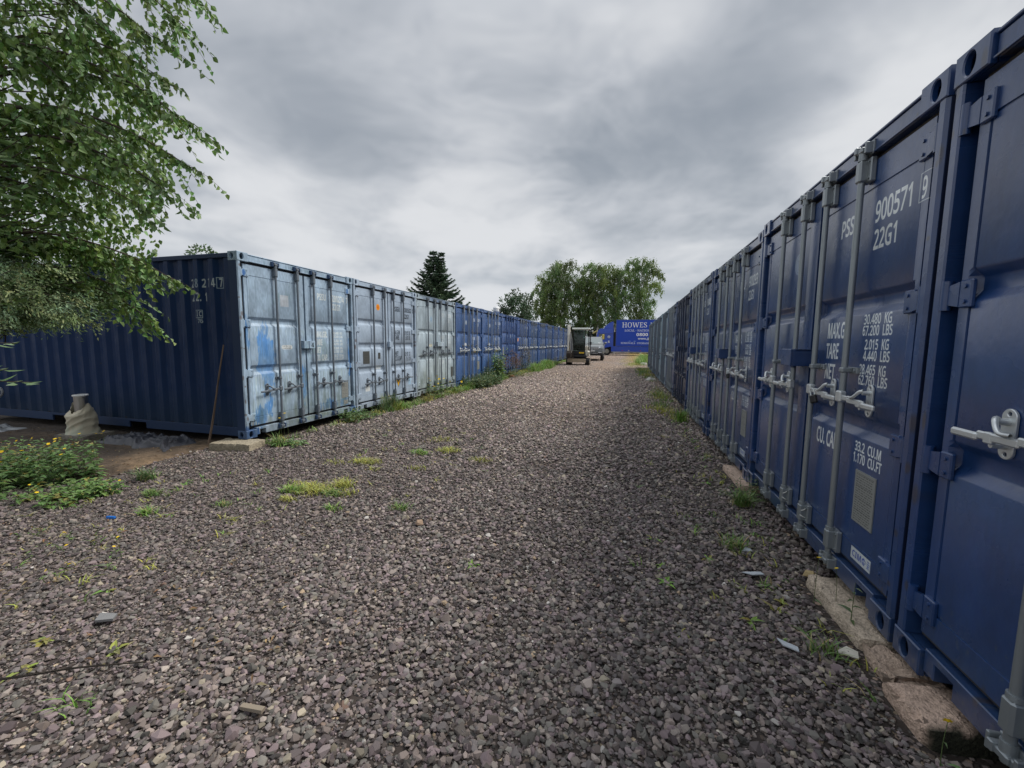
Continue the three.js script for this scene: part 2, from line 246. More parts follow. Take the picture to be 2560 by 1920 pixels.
const GEO = {
  post: (s) => memo('post' + s, () => { const a = [[1.2175, -0.012], [1.205, 0], [1.172, 0], [1.165, -0.006], [1.165, -0.1], [1.2, -0.1], [1.2, -0.15], [1.2175, -0.15]].map(([x, z]) => [x * s, -z]); const g = extrude(poly(a), HH - 0.24, 0); g.rotateX(-Math.PI / 2).translate(0, 0.12, 0); g.applyMatrix4(new THREE.Matrix4().makeScale(1, 1, 1)); return frontUV(g); }),
  postSide: (s) => memo('ps' + s, () => sideUV(box(s > 0 ? 1.2176 : -1.2192, s > 0 ? 1.2192 : -1.2176, 0.12, HH - 0.12, -0.149, -0.014))),
  recess: (s) => memo('rcs' + s, () => box(s > 0 ? 1.112 : -1.166, s > 0 ? 1.166 : -1.112, 0.12, HH - 0.12, -0.125, -0.101)),
  header: () => memo('header', () => frontUV(merge([cbox(-1.04, 1.04, 2.484, 2.57, -0.11, -0.012, 0.006), cbox(-1.04, 1.04, 2.571, 2.584, -0.13, -0.004, 0.003), cbox(-1.04, 1.04, 2.484, 2.494, -0.011, -0.003, 0.002)]))),
  sill: () => memo('sill', () => frontUV(merge([extrude(poly([[-1.04, 0.03], [-0.98, 0.03], [-0.98, 0.1], [-0.88, 0.1], [-0.88, 0.03], [0.88, 0.03], [0.88, 0.1], [0.98, 0.1], [0.98, 0.03], [1.04, 0.03], [1.04, 0.134], [-1.04, 0.134]]), 0.09, -0.1, 0.004)]))),
  sillDark: () => memo('sillDark', () => box(-1.03, 1.03, 0.035, 0.12, -0.16, -0.101)),
  casting: (sx, top) => memo('cast' + sx + top, () => { // right-hand casting mirrored for the left; hollow with a front and a side hole
    const y0 = top ? HH - 0.118 : 0, y1 = top ? HH + 0.004 : 0.118, x1 = 1.2195, x0 = x1 - 0.176, yc = (y0 + y1) / 2;
    const fs = poly([[x0, y0], [x1, y0], [x1, y1], [x0, y1]]), fh = new THREE.Path(); fh.absellipse((x0 + x1) / 2 + 0.012, yc, 0.03, 0.044, 0, Math.PI * 2, true); fs.holes.push(fh);
    const f = extrude(fs, 0.03, -0.024, 0.005);
    const ss = poly([[0.03, y0], [0.16, y0], [0.16, y1], [0.03, y1]]), sh = new THREE.Path(); sh.absellipse(0.095, yc, 0.032, 0.04, 0, Math.PI * 2, true); ss.holes.push(sh);
    const s = extrude(ss, 0.026, 0, 0.003); s.rotateY(Math.PI / 2).translate(x1 - 0.026, 0, 0.006);
    const b = [f, s, box(x0 + 0.001, x1 - 0.027, y0 + 0.001, y0 + 0.016, -0.158, -0.025), box(x0 + 0.001, x1 - 0.027, y1 - 0.016, y1 - 0.001, -0.158, -0.025), box(x0 + 0.002, x0 + 0.02, y0 + 0.017, y1 - 0.017, -0.157, -0.026), box(x0 + 0.021, x1 - 0.028, y0 + 0.017, y1 - 0.017, -0.156, -0.14)];
    const g = merge(b); if (sx < 0) { g.applyMatrix4(new THREE.Matrix4().makeScale(-1, 1, 1)); const p = g.attributes.position, n = g.attributes.normal; for (const q of [p, n, g.attributes.uv]) for (let i = 0; i < q.count; i += 3) { const k = q.itemSize; for (let c = 0; c < k; c++) { const t = q.array[(i + 1) * k + c]; q.array[(i + 1) * k + c] = q.array[(i + 2) * k + c]; q.array[(i + 2) * k + c] = t; } } }
    return frontUV(g);
  }),
  hole: (sx, top) => memo('hole' + sx + top, () => { const y0 = top ? HH - 0.1 : 0.02, x1 = sx * 1.19, x0 = sx * 1.064; return box(Math.min(x0, x1), Math.max(x0, x1), y0, y0 + 0.082, -0.138, -0.05); }),
  side: (sx) => memo('side' + sx, () => {
    const o = sx * 1.205, i = sx * 1.169, pts = []; let z = -0.152; pts.push([o, z]); z -= 0.05; const P0 = 0.278;
    for (let k = 0; k < 20; k++) { pts.push([o, z - 0.036], [i, z - 0.104], [i, z - 0.174], [o, z - 0.242]); z -= P0 * 1.009; } pts.push([o, -LEN + 0.15]);
    const pos = []; for (let k = 0; k < pts.length - 1; k++) { const [xa, za] = pts[k], [xb, zb] = pts[k + 1]; const a = [xa, 0.15, za], b = [xb, 0.15, zb], c = [xb, 2.53, zb], d = [xa, 2.53, za]; if (sx > 0) pos.push(...a, ...b, ...c, ...a, ...c, ...d); else pos.push(...a, ...c, ...b, ...a, ...d, ...c); }
    const g = new THREE.BufferGeometry(); g.setAttribute('position', new THREE.Float32BufferAttribute(pos, 3)); g.computeVertexNormals(); return sideUV(clean(g));
  }),
  topRail: (sx) => memo('tr' + sx, () => sideUV(cbox(Math.min(sx * 1.155, sx * 1.216), Math.max(sx * 1.155, sx * 1.216), 2.515, 2.577, -LEN + 0.16, -0.152, 0.006))),
  bottomRail: (sx) => memo('br' + sx, () => { // channel section with two fork pockets
    const s = poly([[0.16, 0.035], [1.95, 0.035], [1.95, 0.125], [2.31, 0.125], [2.31, 0.035], [3.75, 0.035], [3.75, 0.125], [4.11, 0.125], [4.11, 0.035], [LEN - 0.16, 0.035], [LEN - 0.16, 0.16], [0.16, 0.16]]);
    const g = extrude(s, 0.03, 0, 0.003); g.rotateY(Math.PI / 2); g.translate(sx > 0 ? 1.184 : -1.214, 0, 0); return sideUV(g);
  }),
  roof: () => memo('roof', () => sideUV(box(-1.154, 1.154, 2.54, 2.562, -LEN + 0.1, -0.131))),
  floor: () => memo('floor', () => box(-1.18, 1.18, 0.14, 0.165, -LEN + 0.1, -0.17)),
  rear: () => memo('rear', () => frontUV(merge([box(-1.05, 1.05, 0.13, 2.5, -LEN + 0.03, -LEN + 0.06), cbox(-1.215, -1.05, 0.119, HH - 0.119, -LEN + 0.005, -LEN + 0.148), cbox(1.05, 1.215, 0.119, HH - 0.119, -LEN + 0.005, -LEN + 0.148), cbox(-1.04, 1.04, 2.48, 2.585, -LEN + 0.005, -LEN + 0.09), cbox(-1.04, 1.04, 0.03, 0.12, -LEN + 0.005, -LEN + 0.09)]))),
  rearCasting: (sx, top) => memo('rc' + sx + top, () => frontUV(cbox(Math.min(sx * 1.043, sx * 1.219), Math.max(sx * 1.043, sx * 1.219), top ? HH - 0.118 : 0, top ? HH + 0.003 : 0.118, -LEN - 0.002, -LEN + 0.158, 0.006))),
  bar: (x) => memo('bar' + x, () => {
    const z = 0.014, g = [rod(V(x, 0.06, z), V(x, 2.535, z), 0.017, 0.017, 14)];
    for (const [y, s] of [[2.515, 1], [0.085, -1]]) { g.push(cbox(x - 0.032, x + 0.03, y - 0.014, y + 0.014, -0.006, 0.038, 0.005), cbox(x - 0.042, x - 0.018, y + 0.004 * s - 0.012, y + 0.004 * s + 0.026 * s * s, 0.012, 0.046, 0.004), rod(V(x, y - 0.05 * s, z), V(x, y - 0.014 * s, z), 0.023, 0.023, 12), cbox(x + 0.014, x + 0.04, y - 0.02, y + 0.012, -0.004, 0.028, 0.004)); }
    return merge(g);
  }),
  keeper: (x, y) => memo('keep' + x + y, () => merge([cbox(x - 0.06, x - 0.046, y - 0.03, y + 0.034, -0.004, 0.036, 0.003), cbox(x + 0.044, x + 0.058, y - 0.03, y + 0.03, -0.004, 0.034, 0.003), cbox(x - 0.06, x + 0.06, y - 0.034, y + 0.04, -0.014, -0.001, 0.003)])),
  bracket: (x, y) => memo('brk' + x + y, () => merge([cbox(x - 0.024, x + 0.056, y - 0.066, y + 0.066, DZ, DZ + 0.03, 0.005), cbox(x - 0.026, x + 0.026, y - 0.06, y + 0.06, DZ + 0.02, 0.038, 0.009), rod(V(x, y + 0.06, 0.014), V(x, y + 0.078, 0.014), 0.024, 0.024, 12), ...[[0.043, 0.045], [0.043, -0.045]].map(([a, b]) => rod(V(x + a, y + b, DZ + 0.028), V(x + a, y + b, DZ + 0.037), 0.007, 0.007, 6))])),
  strap: (x, y) => memo('strap' + x + y, () => merge([cbox(x - 0.022, x + 0.022, y - 0.016, y + 0.016, DZ + 0.01, 0.036, 0.007), cbox(x - 0.05, x + 0.07, y - 0.018, y + 0.018, DZ - 0.004, DZ + 0.014, 0.003), rod(V(x + 0.052, y, DZ + 0.012), V(x + 0.052, y, DZ + 0.022), 0.008, 0.008, 6)])),
  handle: (x, y, s) => memo('hnd' + x + y + s, () => { // hub on the bar, lever outwards, catch plate with its latch
    const X = (a) => x + s * a, bx = (a, b, c, d, e, f, r) => cbox(Math.min(X(a), X(b)), Math.max(X(a), X(b)), c, d, e, f, r);
    return merge([bx(-0.024, 0.034, y - 0.032, y + 0.036, 0.002, 0.042, 0.008), bx(0.02, 0.1, y - 0.018, y + 0.012, 0.014, 0.03, 0.005), bx(0.09, 0.26, y - 0.026, y + 0.004, 0.018, 0.032, 0.005), bx(0.25, 0.37, y - 0.034, y - 0.004, 0.02, 0.04, 0.007),
      ...[[0.208, 0.03]].map(([c, w]) => { const h = new THREE.Shape(), cx = X(c); h.absarc(cx, y + 0.062, w, 0, Math.PI, false); h.absarc(cx, y - 0.058, w, Math.PI, 2 * Math.PI, false); const o = new THREE.Path(); o.absellipse(cx, y + 0.074, 0.008, 0.008, 0, 6.2832, true); const o2 = new THREE.Path(); o2.absellipse(cx, y - 0.07, 0.008, 0.008, 0, 6.2832, true); h.holes.push(o, o2); return extrude(h, 0.01, DZ - 0.002, 0.002); }),
      rod(V(X(0.208), y + 0.045, DZ), V(X(0.208), y + 0.045, 0.012), 0.014, 0.011, 10), rod(V(X(0.208), y - 0.04, DZ), V(X(0.208), y - 0.04, 0.02), 0.013, 0.01, 10), taper([V(X(0.212), y + 0.056, 0.008), V(X(0.2), y + 0.05, 0.02), V(X(0.18), y + 0.028, 0.03), V(X(0.155), y + 0.012, 0.036), V(X(0.115), y + 0.012, 0.034)], 0.011, 0.007, 6), bx(0.19, 0.226, y - 0.036, y + 0.006, 0.012, 0.034, 0.005)]);
  }),
  hinge: (s, y) => memo('hinge' + s + y, () => frontUV(merge([rod(V(s * 1.163, y - 0.06, -0.018), V(s * 1.163, y + 0.06, -0.018), 0.019, 0.019, 10), hull([[s * 1.165, y - 0.035, -0.012], [s * 1.165, y + 0.035, -0.012], [s * 1.09, y + 0.05, DZ + 0.016], [s * 1.09, y - 0.05, DZ + 0.016], [s * 1.165, y - 0.035, -0.03], [s * 1.165, y + 0.035, -0.03], [s * 1.09, y + 0.05, DZ - 0.004], [s * 1.09, y - 0.05, DZ - 0.004]]), cbox(Math.min(s * 1.03, s * 1.095), Math.max(s * 1.03, s * 1.095), y - 0.055, y + 0.055, DZ - 0.005, DZ + 0.014, 0.005), rod(V(s * 1.06, y + 0.03, DZ + 0.012), V(s * 1.06, y + 0.03, DZ + 0.02), 0.009, 0.009, 6), rod(V(s * 1.06, y - 0.03, DZ + 0.012), V(s * 1.06, y - 0.03, DZ + 0.02), 0.009, 0.009, 6)]))),
  lockBox: (w, z) => memo('lb' + w + z, () => { const a = w[0], b = w[1], y0 = 1.255, y1 = 1.39; return frontUV(merge([cbox(a, b, y0 + 0.012, y1, z - 0.014, z, 0.003), cbox(a, a + 0.008, y0 + 0.012, y1, DZ, z - 0.014, 0.002), cbox(b - 0.008, b, y0 + 0.012, y1, DZ, z - 0.014, 0.002), cbox(a, b, y1 - 0.012, y1 - 0.001, DZ, z - 0.03, 0.002), rod(V((a + b) / 2, y0 - 0.004, z - 0.05), V((a + b) / 2, y0 + 0.03, z - 0.05), 0.016, 0.016, 10)])); }),
};

// paint, wear and lettering of the door end, drawn in metres from the middle of the sill
function paintFront(S) {
  const ppm = S.ppm, W = Math.round(2 * HW * ppm), H = Math.round(HH * ppm), c = canvas(W, H), g = c.getContext('2d'), r = mulberry(S.seed), X = (x) => (x + HW) * ppm, Y = (y) => H - y * ppm;
  const css = (q, a = 1) => `rgba(${q.map((v) => Math.round(v)).join()},${a})`;
  g.fillStyle = css(S.base); g.fillRect(0, 0, W, H);
  const blob = (x, y, rx, ry, col, a) => { g.save(); g.translate(X(x), Y(y)); g.scale(rx * ppm, ry * ppm); const gr = g.createRadialGradient(0, 0, 0, 0, 0, 1); gr.addColorStop(0, css(col, a)); gr.addColorStop(0.55, css(col, a * 0.8)); gr.addColorStop(1, css(col, 0)); g.fillStyle = gr; g.beginPath(); g.arc(0, 0, 1, 0, 6.29); g.fill(); g.restore(); };
  if (S.ragged) { // worn-through paint: broad shapes broken up by noise into ragged flakes
    const c2 = canvas(W, H), g2 = c2.getContext('2d'), keep = g; g2.clearRect(0, 0, W, H);
    for (const b of S.blobs) { g2.save(); g2.translate(X(b[0]), Y(b[1])); g2.scale(b[2] * ppm * 1.15, b[3] * ppm * 1.15); const gr = g2.createRadialGradient(0, 0, 0, 0, 0, 1); gr.addColorStop(0, css(b[4], b[5])); gr.addColorStop(1, css(b[4], 0)); g2.fillStyle = gr; g2.beginPath(); g2.arc(0, 0, 1, 0, 6.29); g2.fill(); g2.restore(); }
    const q = g2.getImageData(0, 0, W, H), e = q.data; for (let y = 0; y < H; y++) for (let x = 0; x < W; x++) { const o = (y * W + x) * 4 + 3, a = e[o] / 255; if (!a) continue; const u = x / ppm, v = y / ppm, n = 0.55 * fbm(u * 7 + S.seed, v * 4.5, 5, 0.6) + 0.25 * vn(u * 70, v * 12); e[o] = 255 * clamp(0.92 * smoothstep(a + n * 0.75, 0.28, 0.46) * (0.86 + 0.25 * vn(u * 18, v * 6)), 0, 1); }
    g2.putImageData(q, 0, 0); keep.drawImage(c2, 0, 0);
  } else for (const b of S.blobs ?? []) blob(...b);
  for (let k = 0; k < (S.mottle ?? 40); k++) blob((r() * 2 - 1) * HW, r() * HH, 0.05 + 0.3 * r(), 0.08 + 0.4 * r(), r() < 0.5 ? S.base.map((v) => v * 0.88) : S.base.map((v) => Math.min(255, v * 1.1 + 3)), 0.16);
  // run-off streaks
  for (let k = 0; k < (S.streaks ?? 60); k++) {
    const x = X((r() * 2 - 1) * HW), y0 = Y(r() < 0.5 ? (r() < 0.5 ? 0.9 : 1.6) - 0.02 : r() * 2.4), len = (0.1 + 0.6 * r()) * ppm, w = (0.003 + 0.012 * r()) * ppm, col = S.streakCol ?? (r() < 0.5 ? S.base.map((v) => v * 0.7) : S.base.map((v) => Math.min(255, v * 1.12 + 8)));
    const gr = g.createLinearGradient(0, y0, 0, y0 + len); const a = (S.streakA ?? 0.14) * (0.4 + r()); gr.addColorStop(0, css(col, 0)); gr.addColorStop(0.1, css(col, a)); gr.addColorStop(1, css(col, 0)); g.fillStyle = gr; g.fillRect(x - w / 2, y0, w, len);
  }
  // rust at seams, posts and the foot of the doors
  for (let k = 0; k < (S.rust ?? 12); k++) { const e = r(), x = e < 0.5 ? (r() < 0.5 ? -1 : 1) * (1.17 + 0.05 * r()) : (r() * 2 - 1) * 1.1, y = e < 0.5 ? r() * HH : r() < 0.5 ? 0.14 + 0.05 * r() : 2.46 + 0.05 * r(); blob(x, y, 0.006 + 0.02 * r(), 0.008 + 0.05 * r(), [74, 46, 34], 0.5); }
  for (let k = 0; k < (S.rust ?? 12) * 0.8; k++) { // rust running down from hinges, bar fittings and seams
    const src = r(), x0 = src < 0.5 ? (r() < 0.5 ? -1 : 1) * (1.04 + 0.12 * r()) : (r() < 0.5 ? -1 : 1) * (r() < 0.5 ? 0.6 : 0.19) + 0.05 * (r() - 0.5), y0 = src < 0.5 ? [2.29, 1.59, 0.89, 0.25][Math.floor(r() * 4)] : [2.33, 1.08, 0.2][Math.floor(r() * 3)], len = 0.05 + 0.2 * r() * r(), w = 0.003 + 0.006 * r(), gr = g.createLinearGradient(0, Y(y0), 0, Y(y0 - len)); gr.addColorStop(0, 'rgba(96,58,38,0.5)'); gr.addColorStop(1, 'rgba(96,58,38,0)'); g.fillStyle = gr; g.fillRect(X(x0), Y(y0), w * ppm, len * ppm);
  }
  for (let k = 0; k < 420; k++) { const y = 0.03 + 0.42 * r() * r(); g.fillStyle = `rgba(112,104,94,${0.1 + 0.2 * r()})`; g.beginPath(); g.ellipse(X((r() * 2 - 1) * HW), Y(y), (0.002 + 0.005 * r()) * ppm, (0.003 + 0.01 * r()) * ppm, 0, 0, 6.3); g.fill(); } // splashed dirt
  for (let k = 0; k < (S.scuffs ?? 25); k++) { g.strokeStyle = css(S.base.map((v) => Math.min(255, v * 1.5 + 30)), 0.2 + 0.2 * r()); g.lineWidth = 0.002 * ppm; const x = X((r() * 2 - 1) * HW), y = Y(r() * HH); g.beginPath(); g.moveTo(x, y); g.lineTo(x + (r() - 0.5) * 0.08 * ppm, y + (r() - 0.5) * 0.05 * ppm); g.stroke(); }
  // algae and dirt low down
  if (S.algae) for (let k = 0; k < S.algae; k++) { const x = (r() * 2 - 1) * 1.1, y = 0.15 + 0.75 * r() * r(); blob(x, y, 0.015 + 0.05 * r(), 0.06 + 0.25 * r(), r() < 0.5 ? [96, 106, 88] : [70, 80, 74], 0.2); }
  const dirt = g.createLinearGradient(0, Y(0.35), 0, Y(0)); dirt.addColorStop(0, 'rgba(70,66,60,0)'); dirt.addColorStop(1, `rgba(70,66,60,${S.dirt ?? 0.25})`); g.fillStyle = dirt; g.fillRect(0, Y(0.35), W, 0.35 * ppm);
  // lettering: text, left edge, baseline, cap height, width
  for (const t of S.text ?? []) {
    const [str, x, y, h, w, col, bold] = t; g.save(); g.globalAlpha = S.textA ?? 0.9; g.font = `${bold ?? ''} ${Math.round((h / 0.715) * ppm)}px sans-serif`; const mw = g.measureText(str).width; g.translate(X(x), Y(y)); g.scale((w * ppm) / mw, 1); g.fillStyle = css(col ?? S.ink ?? [226, 232, 232]); g.fillText(str, 0, 0); if (!col) { g.lineWidth = (S.stroke ?? 0.06) * h * ppm; g.strokeStyle = g.fillStyle; g.strokeText(str, 0, 0); } g.restore();
  }
  for (const f of S.draw ?? []) f(g, X, Y, ppm, css);
  // fine mottling of the whole sheet
  const im = g.getImageData(0, 0, W, H), d = im.data; const amt = S.grain ?? 0.1;
  for (let y = 0; y < H; y++) for (let x = 0; x < W; x++) { const n = 1 + amt * (vn((x / ppm) * 9 + S.seed, (y / ppm) * 5) * 0.6 + vn((x / ppm) * 60, (y / ppm) * 22 + S.seed) * 0.4); const o = (y * W + x) * 4; d[o] *= n; d[o + 1] *= n; d[o + 2] *= n; }
  g.putImageData(im, 0, 0);
  const t = ctex(c); t.wrapS = t.wrapT = THREE.ClampToEdgeWrapping; return t;
}
const border = (x0, y0, x1, y1, w, col) => (g, X, Y, p, css) => { g.strokeStyle = css(col ?? [205, 212, 212], 0.9); g.lineWidth = w * p; g.strokeRect(X(x0), Y(y1), (x1 - x0) * p, (y1 - y0) * p); };
const fillR = (x0, y0, x1, y1, col, a = 1) => (g, X, Y, p, css) => { g.fillStyle = css(col, a); g.fillRect(X(x0), Y(y1), (x1 - x0) * p, (y1 - y0) * p); };
const pill = (x0, y0, x1, y1, col, lines, ink) => (g, X, Y, p, css) => { g.fillStyle = css(col); g.beginPath(); g.roundRect(X(x0), Y(y1), (x1 - x0) * p, (y1 - y0) * p, ((y1 - y0) / 2) * p); g.fill(); g.fillStyle = css(ink); lines.forEach((s, i) => { g.font = `bold ${Math.round(0.03 * p)}px sans-serif`; const m = g.measureText(s).width; g.save(); g.translate(X((x0 + x1) / 2), Y(y1 - ((i + 0.78) / lines.length) * (y1 - y0))); g.scale(Math.min(1, ((x1 - x0) * 0.84 * p) / m), 1); g.textAlign = 'center'; g.fillText(s, 0, 0); g.restore(); }); };
const roundel = (x, y, rr, col) => (g, X, Y, p, css) => { g.fillStyle = css(col, 0.75); g.beginPath(); g.arc(X(x), Y(y), rr * p, 0, 6.29); g.fill(); g.strokeStyle = css([60, 76, 110], 0.8); g.lineWidth = 0.004 * p; g.beginPath(); g.arc(X(x), Y(y), rr * 0.78 * p, 0, 6.29); g.stroke(); g.beginPath(); for (const [a, b] of [[-0.35, 0.45], [0, -0.5], [0.35, 0.45], [0, 0.1], [-0.35, 0.45]]) g.lineTo(X(x + a * rr), Y(y + b * rr)); g.stroke(); };
const rules = (x0, y0, x1, y1, n, col) => (g, X, Y, p, css) => { g.fillStyle = css(col, 0.75); for (let i = 0; i < n; i++) { const y = y1 - ((i + 0.6) / n) * (y1 - y0); let x = x0 + 0.012; while (x < x1 - 0.02) { const w = 0.006 + 0.02 * Math.abs(vn(i * 3.3, x * 80)); g.fillRect(X(x), Y(y), w * p, Math.max(1, 0.004 * p)); x += w + 0.006; } } };

// the standard block of markings on the right-hand door
const weights = (a) => [['MAX.GR.', 0.226, a?.y ?? 1.468, 0.096, 0.295], ['TARE', 0.228, 1.335, 0.096, 0.17], ['NET', 0.228, 1.2, 0.096, 0.14],
  ['30.480  KG', 0.66, 1.54, 0.052, 0.262], ['67.200  LBS', 0.655, 1.478, 0.052, 0.28], ['2.015  KG', 0.69, 1.4, 0.052, 0.228], ['4.440  LBS', 0.686, 1.338, 0.052, 0.248], ['28.465  KG', 0.656, 1.26, 0.052, 0.258], ['62.760  LBS', 0.655, 1.198, 0.052, 0.28]];
const cap = [['CU. CAP.', 0.19, 0.762, 0.098, 0.31], ['33.2  CU.M', 0.69, 0.818, 0.052, 0.258], ['1.170  CU.FT', 0.68, 0.752, 0.052, 0.278]];
const markings = (a, b, c, k = '22G1') => [[a, 0.296, 2.1, 0.1, 0.225], [b, 0.672, 2.1, 0.108, 0.325], [k, 0.68, 1.952, 0.1, 0.22], [c, 1.052, 2.106, 0.092, 0.04]];

const plateTex = (() => { const c = canvas(128, 192), g = c.getContext('2d'); g.fillStyle = 'rgb(150,152,148)'; g.fillRect(0, 0, 128, 192); g.fillStyle = 'rgb(60,62,62)'; g.font = 'bold 9px sans-serif'; const r = mulberry(8); for (let i = 0; i < 20; i++) { if (i % 5 === 0) { g.fillRect(8, 10 + i * 9, 112, 1); } let x = 10; while (x < 112) { const w = 4 + r() * 14; g.fillRect(x, 14 + i * 8.8, Math.min(w, 116 - x), 2); x += w + 5; } } return ctex(c); })();
M.dataPlate = std({ map: plateTex, metalness: 0.25, roughness: 0.5 });
M.darkPlate = std({ map: plateTex, color: rgb(0.28, 0.28, 0.28), metalness: 0.2, roughness: 0.55 });
const plateGeo = (x0, x1, y0, y1) => memo('pl' + [x0, x1, y0, y1], () => setUV(box(x0, x1, y0, y1, DZ - 0.0025, DZ + 0.003), (x, y) => [(x - x0) / (x1 - x0), (y - y0) / (y1 - y0)]));

const sheenBump = rep(TEX.wear, 2.2, 2.2);
function buildContainer(S) {
  const t = new THREE.Group(); t.name = numbered('shipping_container'); t.position.copy(S.pos); t.rotation.set(0, S.turn, S.tilt ?? 0); scene.add(t);
  tag(t, S.label, 'shipping container', S.group);
  const map = typeof S.paint === 'function' ? S.paint() : S.paint;
  const front = new THREE.MeshPhysicalMaterial({ map, clearcoat: S.coat ?? 0, clearcoatRoughness: 0.3, roughness: S.rough ?? 0.42, roughnessMap: rep(TEX.rough, 2, 2), bumpMap: sheenBump, bumpScale: 0.006 });
  const bar = S.bars === 'zinc' ? M.galv : S.bars === 'grey' ? M.barGrey : front;
  const small = S.bars === 'zinc' ? M.zinc : bar;
  const side = S.sideMat ?? std({ color: S.sideCol, roughness: 0.55, roughnessMap: rep(TEX.rough, 6, 3) });
  for (const s of [-1, 1]) {
    const d = part('door', memo('door' + s + S.kind, () => doorGeo(s, S.kind)), front, t);
    part('gasket', memo('gasket' + s, () => gasketGeo(s)), S.gasket ?? M.rubber, d);
    for (const x of [0.598, 0.178]) {
      const xb = s * x;
      part('locking_bar', GEO.bar(xb), bar, d);
      for (const y of [2.515, 0.085]) part('bar_keeper', GEO.keeper(xb, y), bar === M.galv ? M.galv : front, d);
      part('bar_bracket', GEO.bracket(xb, 2.4), bar, d); part('bar_bracket', GEO.bracket(xb, 0.225), bar, d);
      part('bar_strap', GEO.strap(xb, S.handleY + 0.16), bar, d);
      part('handle', GEO.handle(xb, S.handleY, s), small, d);
    }
    for (const y of [2.33, 1.63, 0.93, 0.29]) part('hinge', GEO.hinge(s, y), front, d);
    part('corner_post', GEO.post(s), front, t); part('post_side', GEO.postSide(s), side, t); part('shaded_post_recess', GEO.recess(s), S.recess ?? M.recess, t);
    for (const top of [0, 1]) { const c = part('corner_casting', GEO.casting(s, top), front, t); part('rear_casting', GEO.rearCasting(s, top), side, t); }
    part('side_wall', GEO.side(s), s === S.sideArt?.side ? S.sideArt.mat : side, t); part('top_rail', GEO.topRail(s), side, t); part('bottom_rail', GEO.bottomRail(s), side, t);
  }
  const [dl, dr] = t.children.filter((o) => o.name === 'door');
  part('header', GEO.header(), front, t); part('sill', GEO.sill(), front, t); part('sill_recess', GEO.sillDark(), M.black, t);
  part('roof', GEO.roof(), side, t); part('floor', GEO.floor(), M.black, t); part('rear_wall', GEO.rear(), side, t);
  if (S.lockBox) { const lb = part('lock_box', GEO.lockBox(S.lockBox[0], S.lockBox[1]), front, dr); }
  if (S.ties) for (const x of [-0.178, 0.178]) part('wire_tie', memo('tie' + x, () => merge([0.2, 0.256].map((y, i) => clean(new THREE.TorusGeometry(0.036, 0.0035, 6, 24).scale(1, 0.75, 1).rotateX(Math.PI / 2 + (i ? 0.7 : -0.5)).translate(x, y, 0.012))))), M.tie, x < 0 ? dl : dr).userData.kind = 'stuff';
  if (S.lockBox2) part('lock_box', GEO.lockBox(S.lockBox2[0], S.lockBox2[1]), front, dl);
  for (const [x0, x1, y0, y1, dark] of S.plates ?? []) part('data_plate', plateGeo(x0, x1, y0, y1), dark ? M.darkPlate : M.dataPlate, x0 < 0 ? dl : dr);
  return t;
}
M.barGrey = std({ color: rgb(0.15, 0.175, 0.205), roughness: 0.5, metalness: 0.2, roughnessMap: rep(TEX.rough, 3), bumpMap: rep(TEX.fine, 2), bumpScale: 0.0006 });
// ---------------------------------------------------------------- the two rows
const ZR = 2.2543, PR = 2.4707, ZL = 4.4598, PL = 2.4591;
const BLUE = [62, 91, 138], NAVY = [34, 64, 113];
const WHITE = [205, 212, 212];
const leftPos = (i) => L(XL + [0, 0.004, -0.006, 0.01, 0, -0.012, 0.008, 0, 0.01, -0.005, 0, 0.006, 0][i], 0.0412, ZL + (i + 0.5) * PL);
const rightPos = (i) => L(XR + (i > 0 ? [0.004, -0.008, 0.012, 0, 0.006, -0.006, 0.01, 0, 0.004][i - 1] : 0), i > 0 ? -0.012 : 0.0194, ZR + (i + 0.5) * PR);
const wearR = mulberry(41);

